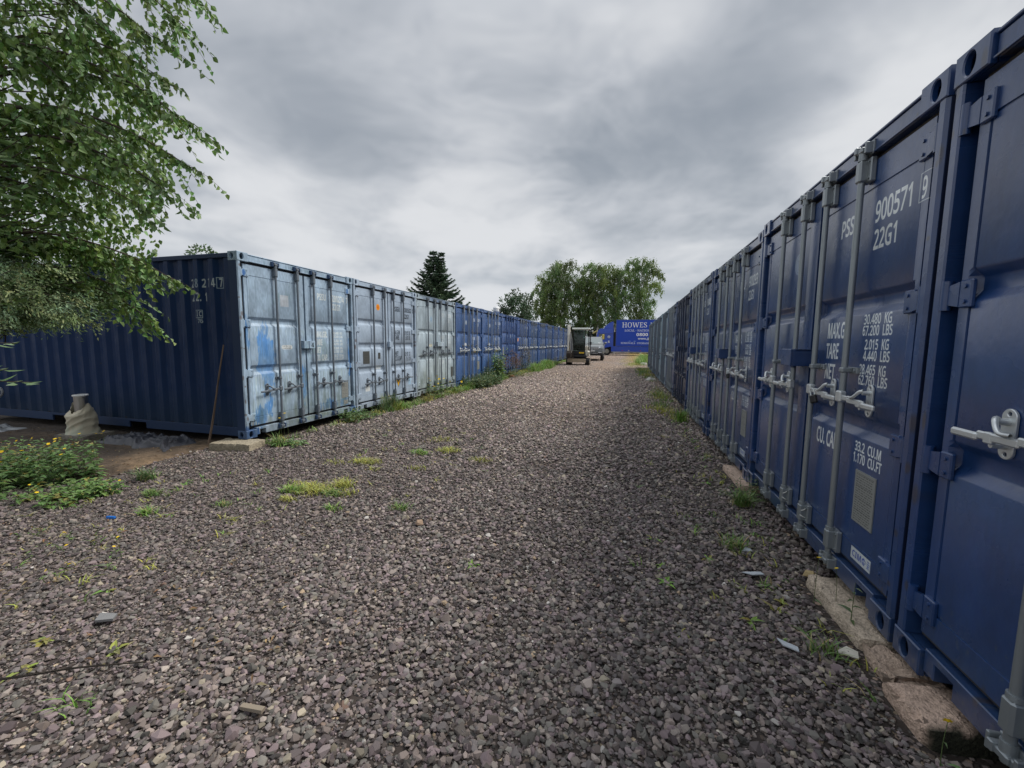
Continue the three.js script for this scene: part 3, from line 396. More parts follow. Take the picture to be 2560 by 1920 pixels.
// first on the left: faded blue-green with old paint showing; its long side is deep blue
const sideCanvas = () => {
  const ppm = 300, W = Math.round(LEN * ppm), H = Math.round(HH * ppm), c = canvas(W, H), g = c.getContext('2d'), r = mulberry(12);
  g.fillStyle = 'rgb(13,44,84)'; g.fillRect(0, 0, W, H);
  for (let k = 0; k < 260; k++) { const x = r() * W, y = r() * H * 0.6, len = (0.3 + 1.4 * r()) * ppm, w = 1 + 7 * r(), gr = g.createLinearGradient(0, y, 0, y + len), q = r() < 0.5 ? '16,36,74' : '46,78,122'; gr.addColorStop(0, `rgba(${q},0)`); gr.addColorStop(0.2, `rgba(${q},0.22)`); gr.addColorStop(1, `rgba(${q},0)`); g.fillStyle = gr; g.fillRect(x, y, w, len); }
  for (let k = 0; k < 60; k++) { g.fillStyle = `rgba(90,52,34,${0.15 + 0.3 * r()})`; g.beginPath(); g.arc(r() * W, H * (r() < 0.6 ? 0.93 + 0.03 * r() : r()), 1 + 4 * r(), 0, 6.3); g.fill(); }
  const dirt = g.createLinearGradient(0, H * 0.72, 0, H); dirt.addColorStop(0, 'rgba(64,60,50,0)'); dirt.addColorStop(1, 'rgba(64,60,50,0.4)'); g.fillStyle = dirt; g.fillRect(0, H * 0.7, W, H * 0.3);
  // the texture runs from the door end (u = 0); seen from outside it is mirrored, so letters are drawn in a flipped frame
  g.save(); g.translate(W, 0); g.scale(-1, 1);
  const X = (s) => W - s * ppm, Y = (y) => H - y * ppm; // s = metres back from the doors
  const put = (ch, s, y, h, w, a = 0.9) => { g.font = `bold ${Math.round((h / 0.715) * ppm)}px sans-serif`; g.fillStyle = `rgba(196,202,196,${a})`; const m = g.measureText(ch).width; g.save(); g.translate(X(s), Y(y)); g.scale((w * ppm) / m, 1); g.fillText(ch, 0, 0); g.restore(); };
  [['P', 1.28], ['S', 1.19], ['S', 1.1]].forEach(([q, s], i) => put(q, s, 2.125, 0.12, 0.068, i ? 0.9 : 0.5));
  [['2', 0.9], ['8', 0.795, 0.7], ['2', 0.69], ['7', 0.59], ['4', 0.49], ['7', 0.385]].forEach(([q, s, a]) => put(q, s, 2.125, 0.12, 0.066, a ?? 0.9));
  g.strokeStyle = 'rgba(196,202,196,0.8)'; g.lineWidth = 3; g.strokeRect(X(0.41), Y(2.255), 0.1 * ppm, 0.145 * ppm);
  [['2', 0.9], ['2', 0.79], ['.', 0.72], ['1', 0.66]].forEach(([q, s]) => put(q, s, 1.935, 0.12, q === '.' ? 0.022 : q === '1' ? 0.045 : 0.066));
  g.strokeRect(X(0.82), Y(1.81), 0.12 * ppm, 0.105 * ppm); put('I', 0.79, 1.725, 0.075, 0.02); put('C', 0.75, 1.725, 0.075, 0.045); put('76', 0.78, 1.63, 0.06, 0.085, 0.8);
  g.restore();
  const t = ctex(c); t.wrapS = THREE.ClampToEdgeWrapping; return t;
};
const c1Side = new THREE.MeshPhysicalMaterial({ specularIntensity: 0.5, map: sideCanvas(), roughness: 0.75, roughnessMap: rep(TEX.rough, 6, 3), bumpMap: rep(TEX.wear, 4, 2), bumpScale: 0.006 });

M.blueSide = std({ color: rgb(0.006, 0.028, 0.085), roughness: 0.65 });
M.navySide = std({ color: rgb(0.011, 0.02, 0.055), roughness: 0.5 });
M.slateSide = std({ color: rgb(0.13, 0.17, 0.2), roughness: 0.6 });

const rowL = 'containers in the left-hand row', rowR = 'containers in the right-hand row';
const T = Math.PI / 2;
buildContainer({
  pos: leftPos(0), turn: T, kind: 'two', handleY: 0.665, bars: 'grey', group: rowL, gasket: M.rubber, rough: 0.55, sideMat: M.blueSide, sideArt: { side: -1, mat: c1Side },
  label: 'pale blue-green container with faded blue patches and a long blue side, nearest of left row',
  plates: [[0.852, 1.04, 0.325, 0.618], [0.9, 1.015, 0.2, 0.277]],
  paint: () => paintFront({ seed: 3, ragged: 1, stroke: 0.11, ppm: 440, base: [150, 171, 190], streaks: 260, streakA: 0.3, rust: 34, algae: 120, dirt: 0.3, grain: 0.16, mottle: 70, ink: [205, 214, 214], textA: 0.85, scuffs: 40,
    blobs: [[-0.8, 1.2, 0.2, 0.45, [78, 130, 190], 0.95], [-0.76, 0.75, 0.15, 0.5, [80, 132, 190], 0.8], [-0.95, 0.3, 0.22, 0.2, [66, 116, 176], 0.7], [-0.08, 0.7, 0.08, 0.65, [84, 134, 190], 0.7], [0.5, 0.26, 0.35, 0.13, [70, 118, 176], 0.7], [0.95, 0.22, 0.2, 0.14, [70, 118, 176], 0.6], [1.1, 1.0, 0.06, 0.5, [60, 110, 172], 0.55], [-1.1, 2.32, 0.06, 0.08, [52, 100, 166], 0.6], [1.08, 2.33, 0.06, 0.08, [52, 100, 166], 0.6], [-1.09, 1.5, 0.06, 0.3, [70, 122, 180], 0.6], [-1.15, 0.05, 0.2, 0.16, [34, 76, 142], 1], [1.15, 0.05, 0.12, 0.14, [34, 76, 142], 1], [0.3, 1.25, 0.7, 0.35, [138, 162, 168], 0.5], [-0.4, 2.1, 0.6, 0.3, [136, 160, 172], 0.4], [0.2, 0.1, 0.9, 0.06, [150, 172, 164], 0.7], [0, 2.53, 1.1, 0.06, [108, 134, 146], 0.5]],
    text: [...markings('PSSU', '280274', '7'), ['MAX.GR.', 0.226, 1.457, 0.094, 0.295], ['TARE', 0.224, 1.32, 0.096, 0.17], ['NET', 0.226, 1.186, 0.096, 0.13], ['CU. CAP.', 0.222, 1.056, 0.096, 0.3], ['30.480  KG', 0.66, 1.51, 0.042, 0.26], ['67.200  LBS', 0.66, 1.45, 0.042, 0.27], ['2.200  KG', 0.69, 1.375, 0.042, 0.23], ['4.850  LBS', 0.69, 1.315, 0.042, 0.24], ['28.280  KG', 0.66, 1.24, 0.042, 0.26], ['62.350  LBS', 0.66, 1.18, 0.042, 0.27], ['33.2  CU.M', 0.69, 1.105, 0.042, 0.25], ['1.170  CU.FT', 0.68, 1.045, 0.042, 0.26]],
    draw: [(g, X, Y, p) => { const r = mulberry(99); for (let k = 0; k < 330; k++) { const x = (r() * 2 - 1) * 1.09, y0 = r() < 0.75 ? 0.9 - 0.05 * r() : 1.6 - 0.06 * r(), len = (0.15 + 0.55 * r()) * (y0 > 1 ? 0.25 : 1), w = 0.003 + 0.012 * r(), cl = r() < 0.45 ? '198,206,194' : r() < 0.6 ? '92,108,88' : '66,78,78', a = (0.08 + 0.22 * r()) * (Math.abs(x + 0.72) < 0.2 ? 0.25 : 1), gr = g.createLinearGradient(0, Y(y0), 0, Y(y0 - len)); gr.addColorStop(0, `rgba(${cl},${a})`); gr.addColorStop(0.6, `rgba(${cl},${a * 0.8})`); gr.addColorStop(1, `rgba(${cl},0)`); g.fillStyle = gr; g.fillRect(X(x), Y(y0), w * p, len * p); } },
      fillR(-0.49, 1.915, -0.325, 2.09, [186, 192, 200], 0.85), pill(-0.5, 1.256, -0.287, 1.322, [214, 218, 216], ['COR-TEN STEEL', 'CONTAINER'], [70, 84, 96]), (g, X, Y, p, css) => { g.fillStyle = css([18, 22, 26]); g.font = `bold ${Math.round(0.11 * p)}px sans-serif`; g.fillText('4', X(0.04), Y(1.282)); }] }),
  lockBox: [[0.0, 0.128], 0.045], lockBox2: [[-0.11, -0.012], 0.04],
});
const SLATE = [158, 174, 191];
buildContainer({
  pos: leftPos(1), turn: T, kind: 'three', handleY: 0.545, bars: 'grey', group: rowL, rough: 0.5, sideMat: M.slateSide,
  label: 'slate grey container with orange round sticker and yellow triangle, second of the left row',
  plates: [[-0.93, -0.715, 0.932, 1.188, 1], [-0.405, -0.325, 1.02, 1.15, 1]],
  paint: () => paintFront({ seed: 9, stroke: 0.11, ppm: 420, base: SLATE, streaks: 60, streakA: 0.1, rust: 20, dirt: 0.2, ink: [26, 34, 46], textA: 1,
    text: [['SIGU', 0.289, 2.083, 0.095, 0.22], ['000502', 0.705, 2.085, 0.095, 0.325], ['0', 1.075, 2.088, 0.09, 0.05], ['22G1', 0.708, 1.936, 0.095, 0.215], ['M.G.W.', 0.262, 1.555, 0.092, 0.25], ['TARE', 0.26, 1.438, 0.092, 0.2], ['NET', 0.274, 1.063, 0.092, 0.14], ['CU.CAP', 0.272, 0.953, 0.092, 0.28], ['30.480  KG', 0.715, 1.6, 0.042, 0.25], ['67.200  LBS', 0.715, 1.545, 0.042, 0.25], ['2.200  KG', 0.74, 1.485, 0.042, 0.22], ['4.850  LBS', 0.74, 1.43, 0.042, 0.22], ['28.280  KG', 0.715, 1.1, 0.042, 0.25], ['62.350  LBS', 0.715, 1.045, 0.042, 0.25], ['33.2  CU.M', 0.76, 0.985, 0.042, 0.21], ['1.172  CU.FT', 0.74, 0.93, 0.042, 0.24]],
    draw: [(g, X, Y, p, css) => { g.fillStyle = css([240, 152, 18]); g.beginPath(); g.arc(X(-0.37), Y(2.115), 0.066 * p, 0, 6.3); g.fill(); g.fillStyle = css([196, 74, 14]); g.font = `bold ${Math.round(0.1 * p)}px sans-serif`; g.textAlign = 'center'; g.fillText('A', X(-0.37), Y(2.082)); g.textAlign = 'left';
      g.fillStyle = css([40, 44, 48]); g.beginPath(); g.moveTo(X(0.298), Y(0.51)); g.lineTo(X(0.49), Y(0.51)); g.lineTo(X(0.394), Y(0.325)); g.fill(); g.fillStyle = css([240, 182, 24]); g.beginPath(); g.moveTo(X(0.316), Y(0.5)); g.lineTo(X(0.472), Y(0.5)); g.lineTo(X(0.394), Y(0.348)); g.fill(); },
      fillR(-0.498, 0.795, -0.274, 0.88, [196, 204, 208], 0.9), fillR(-0.873, 0.358, -0.724, 0.474, [208, 212, 210], 0.9), rules(-0.86, 0.37, -0.74, 0.46, 4, [150, 154, 156]), fillR(0.85, 0.34, 0.966, 0.505, [164, 196, 222], 0.9)] }),
  lockBox: [[-0.045, 0.095], 0.03],
});
buildContainer({
  pos: leftPos(2), turn: T, kind: 'two', handleY: 1.09, bars: 'grey', group: rowL, rough: 0.55, sideMat: M.slateSide,
  label: 'chalky pale grey container with streaked lower doors, beside the first blue one on the left',
  plates: [[0.95, 1.09, 0.335, 0.64, 1]],
  paint: () => paintFront({ seed: 21, stroke: 0.11, ppm: 300, base: [160, 175, 184], streaks: 240, streakA: 0.25, rust: 26, algae: 70, dirt: 0.35, grain: 0.14, ink: [196, 204, 206], textA: 0.55,
    blobs: [[0, 0.6, 1.1, 0.5, [158, 168, 166], 0.6], [0, 2.53, 1.1, 0.07, [88, 108, 136], 0.9], [-0.33, 2.0, 0.08, 0.1, [110, 146, 184], 0.7]],
    text: [...markings('PSSU', '160386', '1'), ...weights(), ...cap], draw: [pill(-0.48, 1.25, -0.27, 1.335, [206, 206, 190], ['COR-TEN STEEL', 'CONTAINER'], [120, 120, 110]), fillR(0.19, 1.27, 0.27, 1.36, [176, 190, 206]), (g, X, Y, p, css) => { g.fillStyle = css([30, 44, 84]); g.font = `bold ${Math.round(0.09 * p)}px sans-serif`; g.fillText('1', X(0.21), Y(1.285)); }] }),
  lockBox: [[0.02, 0.3], 0.05], lockBox2: [[-0.12, -0.01], 0.06],
});
// blue ones further along the left row
const bluePaint = (seed, num, chk, ppm, base = BLUE, extra = {}) => paintFront({ seed, ppm, base, streaks: 40, streakA: 0.12, rust: 14, dirt: 0.2, ink: [196, 204, 214], text: [...markings('PSSU', num, chk), ...weights(), ...cap], draw: [roundel(-0.307, 2.03, 0.075, [206, 212, 216]), pill(-0.46, 1.262, -0.27, 1.36, [208, 214, 218], ['COR-TEN', 'STEEL'], [60, 74, 110])], ...extra });
buildContainer({ pos: leftPos(3), turn: T, kind: 'two', handleY: 1.12, bars: 'zinc', group: rowL, sideMat: M.blueSide, label: 'blue container with silver bars beside the pale grey one, fourth of the left row', plates: [[0.76, 0.95, 0.42, 0.71]], paint: () => bluePaint(31, '900481', '1', 220) });
buildContainer({ pos: leftPos(4), turn: T, kind: 'two', handleY: 1.12, bars: 'zinc', group: rowL, sideMat: M.blueSide, label: 'blue container behind reddish seed heads, white box on its roof corner, fifth on the left', plates: [[0.76, 0.95, 0.42, 0.71]], paint: () => bluePaint(33, '900246', '8', 200) });
buildContainer({ pos: leftPos(5), turn: T, kind: 'three', handleY: 0.72, bars: 'paint', group: rowL, sideMat: M.blueSide, label: 'dull blue container whose locking bars are painted blue, sixth of the left row', plates: [[-0.98, -0.82, 0.85, 1.18]], paint: () => paintFront({ seed: 35, ppm: 170, base: [60, 86, 134], streaks: 80, streakA: 0.15, rust: 30, dirt: 0.3, draw: [fillR(0.24, 1.6, 0.33, 1.72, [196, 204, 214], 0.9)] }) });
buildContainer({ pos: leftPos(6), turn: T, kind: 'two', handleY: 1.12, bars: 'zinc', group: rowL, sideMat: M.blueSide, label: 'blue container with orange and light blue stickers on its left door, seventh of left row', paint: () => paintFront({ seed: 37, ppm: 160, base: [56, 82, 132], streaks: 50, streakA: 0.14, rust: 14, dirt: 0.25, ink: [186, 196, 210], text: [...markings('PSSU', '900377', '2'), ...weights(), ...cap], draw: [fillR(-1.02, 1.45, -0.88, 1.66, [222, 148, 70]), fillR(-0.5, 1.42, -0.36, 1.65, [104, 152, 206]), fillR(0.62, 1.2, 1.0, 1.62, [150, 164, 184], 0.7)] }) });
const far1 = memo('paintFar1', () => bluePaint(51, '900318', '5', 130, [56, 84, 134])), far2 = memo('paintFar2', () => bluePaint(53, '900129', '0', 130, [60, 88, 136]));
['eighth', 'ninth', 'tenth', 'eleventh', 'twelfth'].forEach((n, k) => buildContainer({ pos: leftPos(7 + k), turn: T, kind: 'two', handleY: 1.12 - 0.02 * (k % 2), bars: 'zinc', group: rowL, sideMat: M.blueSide, label: `blue container with silver bars, ${n} of the left row, ${['by the tall grass mound', 'where the grass mound ends', 'beyond the grass mound', 'third from its far end', 'last but one before the digger'][k]}`, paint: k % 2 ? far1 : far2 }));
buildContainer({ pos: leftPos(12), turn: T, kind: 'two', handleY: 1.1, bars: 'zinc', group: rowL, sideMat: M.blueSide, label: 'blue container at the far end of the left row, just left of the digger', paint: far1 });

// right row
const navyPaint = (seed, num, chk, ppm, extra = {}) => paintFront({ seed, ppm, base: NAVY, streaks: 90, streakA: 0.13, rust: 26, dirt: 0.26, grain: 0.1, scuffs: 60, mottle: 90, stroke: 0.07, textA: 1, text: [...markings('PSSU', num, chk), ...weights(), ...cap],
  draw: [border(1.035, 2.092, 1.112, 2.222, 0.005), roundel(-0.36, 2.06, 0.085, [150, 166, 182]), pill(-0.51, 1.29, -0.27, 1.372, [198, 206, 206], ['COR-TEN STEEL', 'CONTAINER'], [50, 60, 74]), fillR(0.758, 0.198, 0.956, 0.268, [206, 212, 212]), (g, X, Y, p, css) => { g.fillStyle = css([44, 72, 168]); g.font = `bold ${Math.round(0.052 * p)}px sans-serif`; g.fillText('CIMC', X(0.77), Y(0.215)); g.strokeStyle = css([90, 112, 180]); g.lineWidth = 0.004 * p; g.beginPath(); const q = (a, b, c, d) => { g.moveTo(X(a), Y(b)); g.lineTo(X(c), Y(d)); }; q(0.893, 0.255, 0.893, 0.21); q(0.877, 0.243, 0.909, 0.243); q(0.909, 0.243, 0.909, 0.228); q(0.877, 0.243, 0.877, 0.228); q(0.877, 0.228, 0.909, 0.228); q(0.922, 0.253, 0.948, 0.253); q(0.935, 0.258, 0.935, 0.21); q(0.92, 0.24, 0.95, 0.24); q(0.922, 0.23, 0.948, 0.23); q(0.935, 0.226, 0.92, 0.212); q(0.935, 0.226, 0.95, 0.212); g.stroke(); }], ...extra });
M.gasketR = M.rustRubber;
const R_ = { turn: -T, group: rowR, sideMat: M.navySide, rough: 0.4, coat: 0.8 };
buildContainer({ ...R_, pos: rightPos(-1), kind: 'two', handleY: 1.115, bars: 'zinc', gasket: M.gasketR, label: 'dark navy container nearest the camera at the right edge, cut off by the frame', paint: () => navyPaint(61, '900563', '4', 420), plates: [[0.735, 0.933, 0.418, 0.715]] });
buildContainer({ ...R_, pos: rightPos(0), kind: 'two', handleY: 1.115, bars: 'zinc', gasket: M.gasketR, label: 'dark navy container with large white number 900571, second from the camera on the right', plates: [[0.735, 0.933, 0.418, 0.715]], ties: 1, lockBox: [[-0.16, 0.03], 0.11], paint: () => navyPaint(63, '900571', '9', 620) });
buildContainer({ ...R_, pos: rightPos(1), kind: 'two', handleY: 1.115, bars: 'zinc', gasket: M.gasketR, label: 'dark navy container numbered 900293, third from the camera on the right', plates: [[0.735, 0.933, 0.418, 0.715]], lockBox: [[-0.16, 0.03], 0.11], paint: () => navyPaint(65, '900293', '6', 340) });
buildContainer({ ...R_, pos: rightPos(2), kind: 'two', handleY: 1.115, bars: 'zinc', gasket: M.gasketR, label: 'dark navy container with silver bars, just nearer than the painted-bar one, on the right', plates: [[0.735, 0.933, 0.418, 0.715]], lockBox: [[-0.16, 0.03], 0.11], paint: () => navyPaint(67, '900488', '3', 220) });
buildContainer({ ...R_, pos: rightPos(3), kind: 'three', handleY: 0.72, bars: 'paint', label: 'dark navy container whose bars are painted navy, fifth from the camera on the right', lockBox: [[-0.1, 0.1], 0.09], paint: () => paintFront({ seed: 69, ppm: 150, base: [30, 46, 78], streaks: 70, rust: 30, dirt: 0.3 }) });
buildContainer({ ...R_, pos: rightPos(4), kind: 'two', handleY: 1.12, bars: 'zinc', label: 'navy container with silver bars just before the slate grey ones on the right', paint: () => navyPaint(71, '900350', '1', 140) });
const slateR = memo('slateR', () => paintFront({ seed: 73, ppm: 130, base: [142, 168, 184], streaks: 90, streakA: 0.2, rust: 24, dirt: 0.3, ink: [190, 198, 202], textA: 0.5, text: [...weights(), ...markings('PSSU', '210664', '2')] }));
const slateR2 = memo('slateR2', () => paintFront({ seed: 75, ppm: 130, base: [144, 170, 182], streaks: 90, streakA: 0.2, rust: 20, dirt: 0.3 }));
const slateB = memo('slateB', () => paintFront({ seed: 77, ppm: 130, base: [132, 158, 178], streaks: 60, rust: 10, dirt: 0.3, blobs: [[1.16, 1.3, 0.12, 3, [34, 82, 150], 1], [-1.16, 1.3, 0.12, 3, [34, 82, 150], 1]] }));
[['slate grey container next after the navy ones, seventh from the camera on the right', slateR, M.slateSide], ['pale slate container just before the blue-posted one in the right row', slateR2, M.slateSide], ['pale slate container with bright blue posts, ninth from the camera on the right', slateB, M.blueSide], ['pale slate container, last but one of right row', slateR2, M.slateSide], ['slate grey container at the far end of the right row, in front of the lorry', slateR, M.slateSide]].forEach(([label, paint, sideMat], k) => buildContainer({ ...R_, sideMat, rough: 0.55, pos: rightPos(5 + k), kind: k % 2 ? 'three' : 'two', handleY: [1.1, 0.9, 1.05, 1.1, 0.8][k], bars: 'grey', label, paint }));
// ---------------------------------------------------------------- foliage tools
const leafMat = (o = {}) => new THREE.MeshPhysicalMaterial({ vertexColors: true, roughness: 0.62, transmission: 0.38, thickness: 0, side: THREE.DoubleSide, ...o });
const MF = { leaf: leafMat(), dull: leafMat({ roughness: 0.85, transmission: 0.15 }), grass: leafMat({ roughness: 0.7, transmission: 0.25 }) };
class Leaves {
  constructor() { this.p = []; this.c = []; }
  tri(a, b, c, col) { this.p.push(a.x, a.y, a.z, b.x, b.y, b.z, c.x, c.y, c.z); for (let i = 0; i < 3; i++) this.c.push(col[0], col[1], col[2]); }
  // pos, unit direction of the tip, unit side, length, width; detail 0: folded diamond, 1: ovate leaf of 8 triangles
  leaf(p, d, s, len, w, col, detail = 0, fold = 0.25, curl = 0.12) {
    const n = V(0, 0, 0).crossVectors(s, d), at = (t, k, up) => p.clone().addScaledVector(d, len * t).addScaledVector(s, w * k).addScaledVector(n, up * w - curl * len * t * t);
    if (!detail) { const a = at(0, 0, 0), b = at(0.42, 0.5, fold), c = at(1, 0, 0), e = at(0.42, -0.5, fold); this.tri(a, b, c, col); this.tri(a, c, e, col); return; }
    const b0 = at(0, 0, 0), m1 = at(0.32, 0, 0), m2 = at(0.66, 0, 0), tp = at(1, 0, 0), l1 = at(0.28, 0.5, fold), l2 = at(0.62, 0.36, fold * 0.8), r1 = at(0.28, -0.5, fold), r2 = at(0.62, -0.36, fold * 0.8);
    this.tri(b0, l1, m1, col); this.tri(m1, l1, l2, col); this.tri(m1, l2, m2, col); this.tri(m2, l2, tp, col); this.tri(b0, m1, r1, col); this.tri(m1, r2, r1, col); this.tri(m1, m2, r2, col); this.tri(m2, tp, r2, col);
  }
  blade(p, yaw, lean, h, w, col) { const d = V(Math.cos(yaw), 0, Math.sin(yaw)), s = V(-Math.sin(yaw), 0, Math.cos(yaw)), q = (t, k) => p.clone().addScaledVector(d, lean * h * t * t).addScaledVector(UP, h * t * (1 - 0.35 * lean * t)).addScaledVector(s, k * w); const a = q(0, -0.5), b = q(0, 0.5), c = q(0.4, 0.42), e = q(0.4, -0.42), f = q(0.75, 0.27), g = q(0.75, -0.27), t = q(1, 0); this.tri(a, b, c, col); this.tri(a, c, e, col); this.tri(e, c, f, col); this.tri(e, f, g, col); this.tri(g, f, t, col); }
  get count() { return this.p.length / 9; }
  build() { const g = new THREE.BufferGeometry(); g.setAttribute('position', new THREE.Float32BufferAttribute(this.p, 3)); g.setAttribute('color', new THREE.Float32BufferAttribute(this.c, 3)); g.computeVertexNormals(); return g; }
}
const unit = (r) => { const z = r() * 2 - 1, a = r() * 6.283, s = Math.sqrt(1 - z * z); return V(s * Math.cos(a), z, s * Math.sin(a)); };
const perp = (d, r) => { const q = unit(r).cross(d); return q.lengthSq() < 1e-4 ? V(1, 0, 0) : q.normalize(); };
const vary = (c, r, a = 0.3, hue = 0.12) => { const v = 1 - a + 2 * a * r(), h = 1 + hue * (r() * 2 - 1); return [c[0] * v * h, c[1] * v, c[2] * v / h]; };
const barkTex = dtex(256, (x, y) => { const q = 0.5 + 0.5 * pfbm(x / 256, y / 256, 8, 5); return [q, q, q]; });
const M_bark = std({ color: rgb(0.09, 0.07, 0.05), map: barkTex, roughness: 0.95, bumpMap: barkTex, bumpScale: 0.02 });
const birchTex = dtex(256, (x, y) => { const b = pfbm(x / 256, (y * 0.25) / 256, 8, 3) + 0.5 * pfbm(x / 256, y / 256, 16, 2), k = b < -0.22 ? 0.12 : 0.62 + 0.2 * b; return [k, k * 0.97, k * 0.9]; }, false);
const M_birch = std({ map: birchTex, roughness: 0.8 });
const M_twig = std({ color: rgb(0.06, 0.042, 0.032), roughness: 0.9 });
function taper(pts, r0, r1, seg = 7) { const c = new THREE.CatmullRomCurve3(pts), n = Math.max(4, pts.length * 3), g = new THREE.TubeGeometry(c, n, 1, seg, false), p = g.attributes.position, o = V(0, 0, 0), v = V(0, 0, 0); for (let i = 0; i <= n; i++) { c.getPointAt(i / n, o); const k = lerp(r0, r1, i / n); for (let j = 0; j <= seg; j++) { const q = i * (seg + 1) + j; v.fromBufferAttribute(p, q).sub(o).multiplyScalar(k).add(o); p.setXYZ(q, v.x, v.y, v.z); } } return clean(g); }

// ---------------------------------------------------------------- trees behind the yard
function weepingBirch(pos, h, rad, seed, label, low = 2.2) {
  const r = mulberry(seed), t = thing('birch_tree', label, 'tree', pos, 0, 'birch trees behind the lorry'), lv = new Leaves(), limbs = [], lean = (r() - 0.5) * 0.8;
  const trunk = [V(0, -0.1, 0), V(lean * 0.3, h * 0.3, 0.1), V(lean * 0.5 + (r() - 0.5) * 0.3, h * 0.6, 0), V(lean, h * 0.97, 0)], tc = new THREE.CatmullRomCurve3(trunk);
  part('trunk', taper(trunk, 0.15, 0.025, 8), M_birch, t);
  const nl = 60;
  for (let k = 0; k < nl; k++) {
    const f = 0.3 + 0.68 * ((k + r()) / nl), a = k * 2.4 + r() * 0.6, o = tc.getPointAt(f), reach = rad * (0.3 + 0.75 * Math.sin(Math.PI * Math.pow(clamp((1 - f) / 0.8, 0, 1), 0.65)) ) * (0.6 + 0.6 * r());
    const up = 0.5 + 0.9 * f, tip = o.clone().add(V(Math.cos(a) * reach, reach * up * 0.75, Math.sin(a) * reach)), mid = o.clone().lerp(tip, 0.55).add(V(0, reach * 0.2, 0)), end = tip.clone().add(V(Math.cos(a) * reach * 0.25, -reach * 0.35, Math.sin(a) * reach * 0.25));
    limbs.push(taper([o, mid, tip, end], 0.035, 0.008, 5)); const lc = new THREE.CatmullRomCurve3([o, mid, tip, end]), ns = 3 + Math.floor(4.5 * reach);
    const tone = vary([0.17, 0.26, 0.07], r, 0.38, 0.16);
    for (let q = 0; q < ns; q++) {
      const b = lc.getPointAt(0.22 + 0.78 * r()).add(V((r() - 0.5) * 0.3, 0.1, (r() - 0.5) * 0.3)), len = (0.35 + 1.1 * r() * r()) * (0.5 + 0.7 * (1 - f)) + 0.2, dx = (r() - 0.5) * 0.5, dz = (r() - 0.5) * 0.5, nq = Math.ceil(len / 0.062);
      if (b.y - len < low) continue;
      for (let w = 0; w < nq; w++) { const s = w / nq, c = b.clone().add(V(dx * s + (r() - 0.5) * 0.3, -len * s, dz * s + (r() - 0.5) * 0.3)), d = V((r() - 0.5) * 1.2, -0.9 - r() * 0.4, (r() - 0.5) * 1.2).normalize(); lv.leaf(c, d, perp(d, r), 0.2 + 0.1 * r(), 0.13 + 0.06 * r(), vary(tone, r, 0.28, 0.1)); }
    }
    for (let q = 0; q < 34 * reach * (f > 0.85 ? 1.2 : 1); q++) { const c = lc.getPointAt(0.3 + 0.7 * r()).add(unit(r).multiplyScalar(0.42)), d = unit(r); d.y -= 0.7; d.normalize(); lv.leaf(c, d, perp(d, r), 0.2, 0.13, vary(tone, r, 0.25, 0.1)); }
  }
  part('limb', merge(limbs), M_birch, t).userData.kind = 'stuff';
  part('crown', lv.build(), MF.leaf, t);
  return t;
}
function bush(name, pos, rx, ry, rz, n, col, seed, label, cat, group, size = 0.24, mat = MF.leaf, trunkH = 0.6) {
  const r = mulberry(seed), t = thing(name, label, cat, pos, 0, group), lv = new Leaves(), cl = [], tr = [];
  const nc = Math.max(10, Math.round(n / 130));
  for (let i = 0; i < nc; i++) { const u = unit(r); u.y = u.y * 0.5 + 0.42; const k = 0.45 + 0.55 * Math.sqrt(r()); cl.push([V(u.x * rx * k, trunkH + (0.08 + 0.92 * Math.max(u.y, 0)) * ry * (0.6 + 0.45 * k), u.z * rz * k), (0.2 + 0.22 * r()) * Math.min(rx, ry), vary(col, r, 0.32, 0.15)]); if (i < 7) tr.push(taper([V((r() - 0.5) * 0.2, -0.1, (r() - 0.5) * 0.2), V(cl[i][0].x * 0.3, cl[i][0].y * 0.5, cl[i][0].z * 0.3), cl[i][0]], 0.07 * ry * 0.4, 0.012, 5)); }
  for (let i = 0; i < n; i++) { const c = cl[Math.floor(r() * nc)], u = unit(r), k = Math.cbrt(r()); const p = c[0].clone().addScaledVector(u, c[1] * (0.35 + 0.75 * k)); if (p.y < 0.05) continue; const d = unit(r).addScaledVector(u, 0.6); d.y -= 0.15; d.normalize(); lv.leaf(p, d, perp(d, r), size * (0.7 + 0.6 * r()), size * 0.6, vary(c[2], r, 0.28, 0.1)); }
  part('trunk', merge(tr), M_bark, t); part('crown', lv.build(), mat, t);
  return t;
}
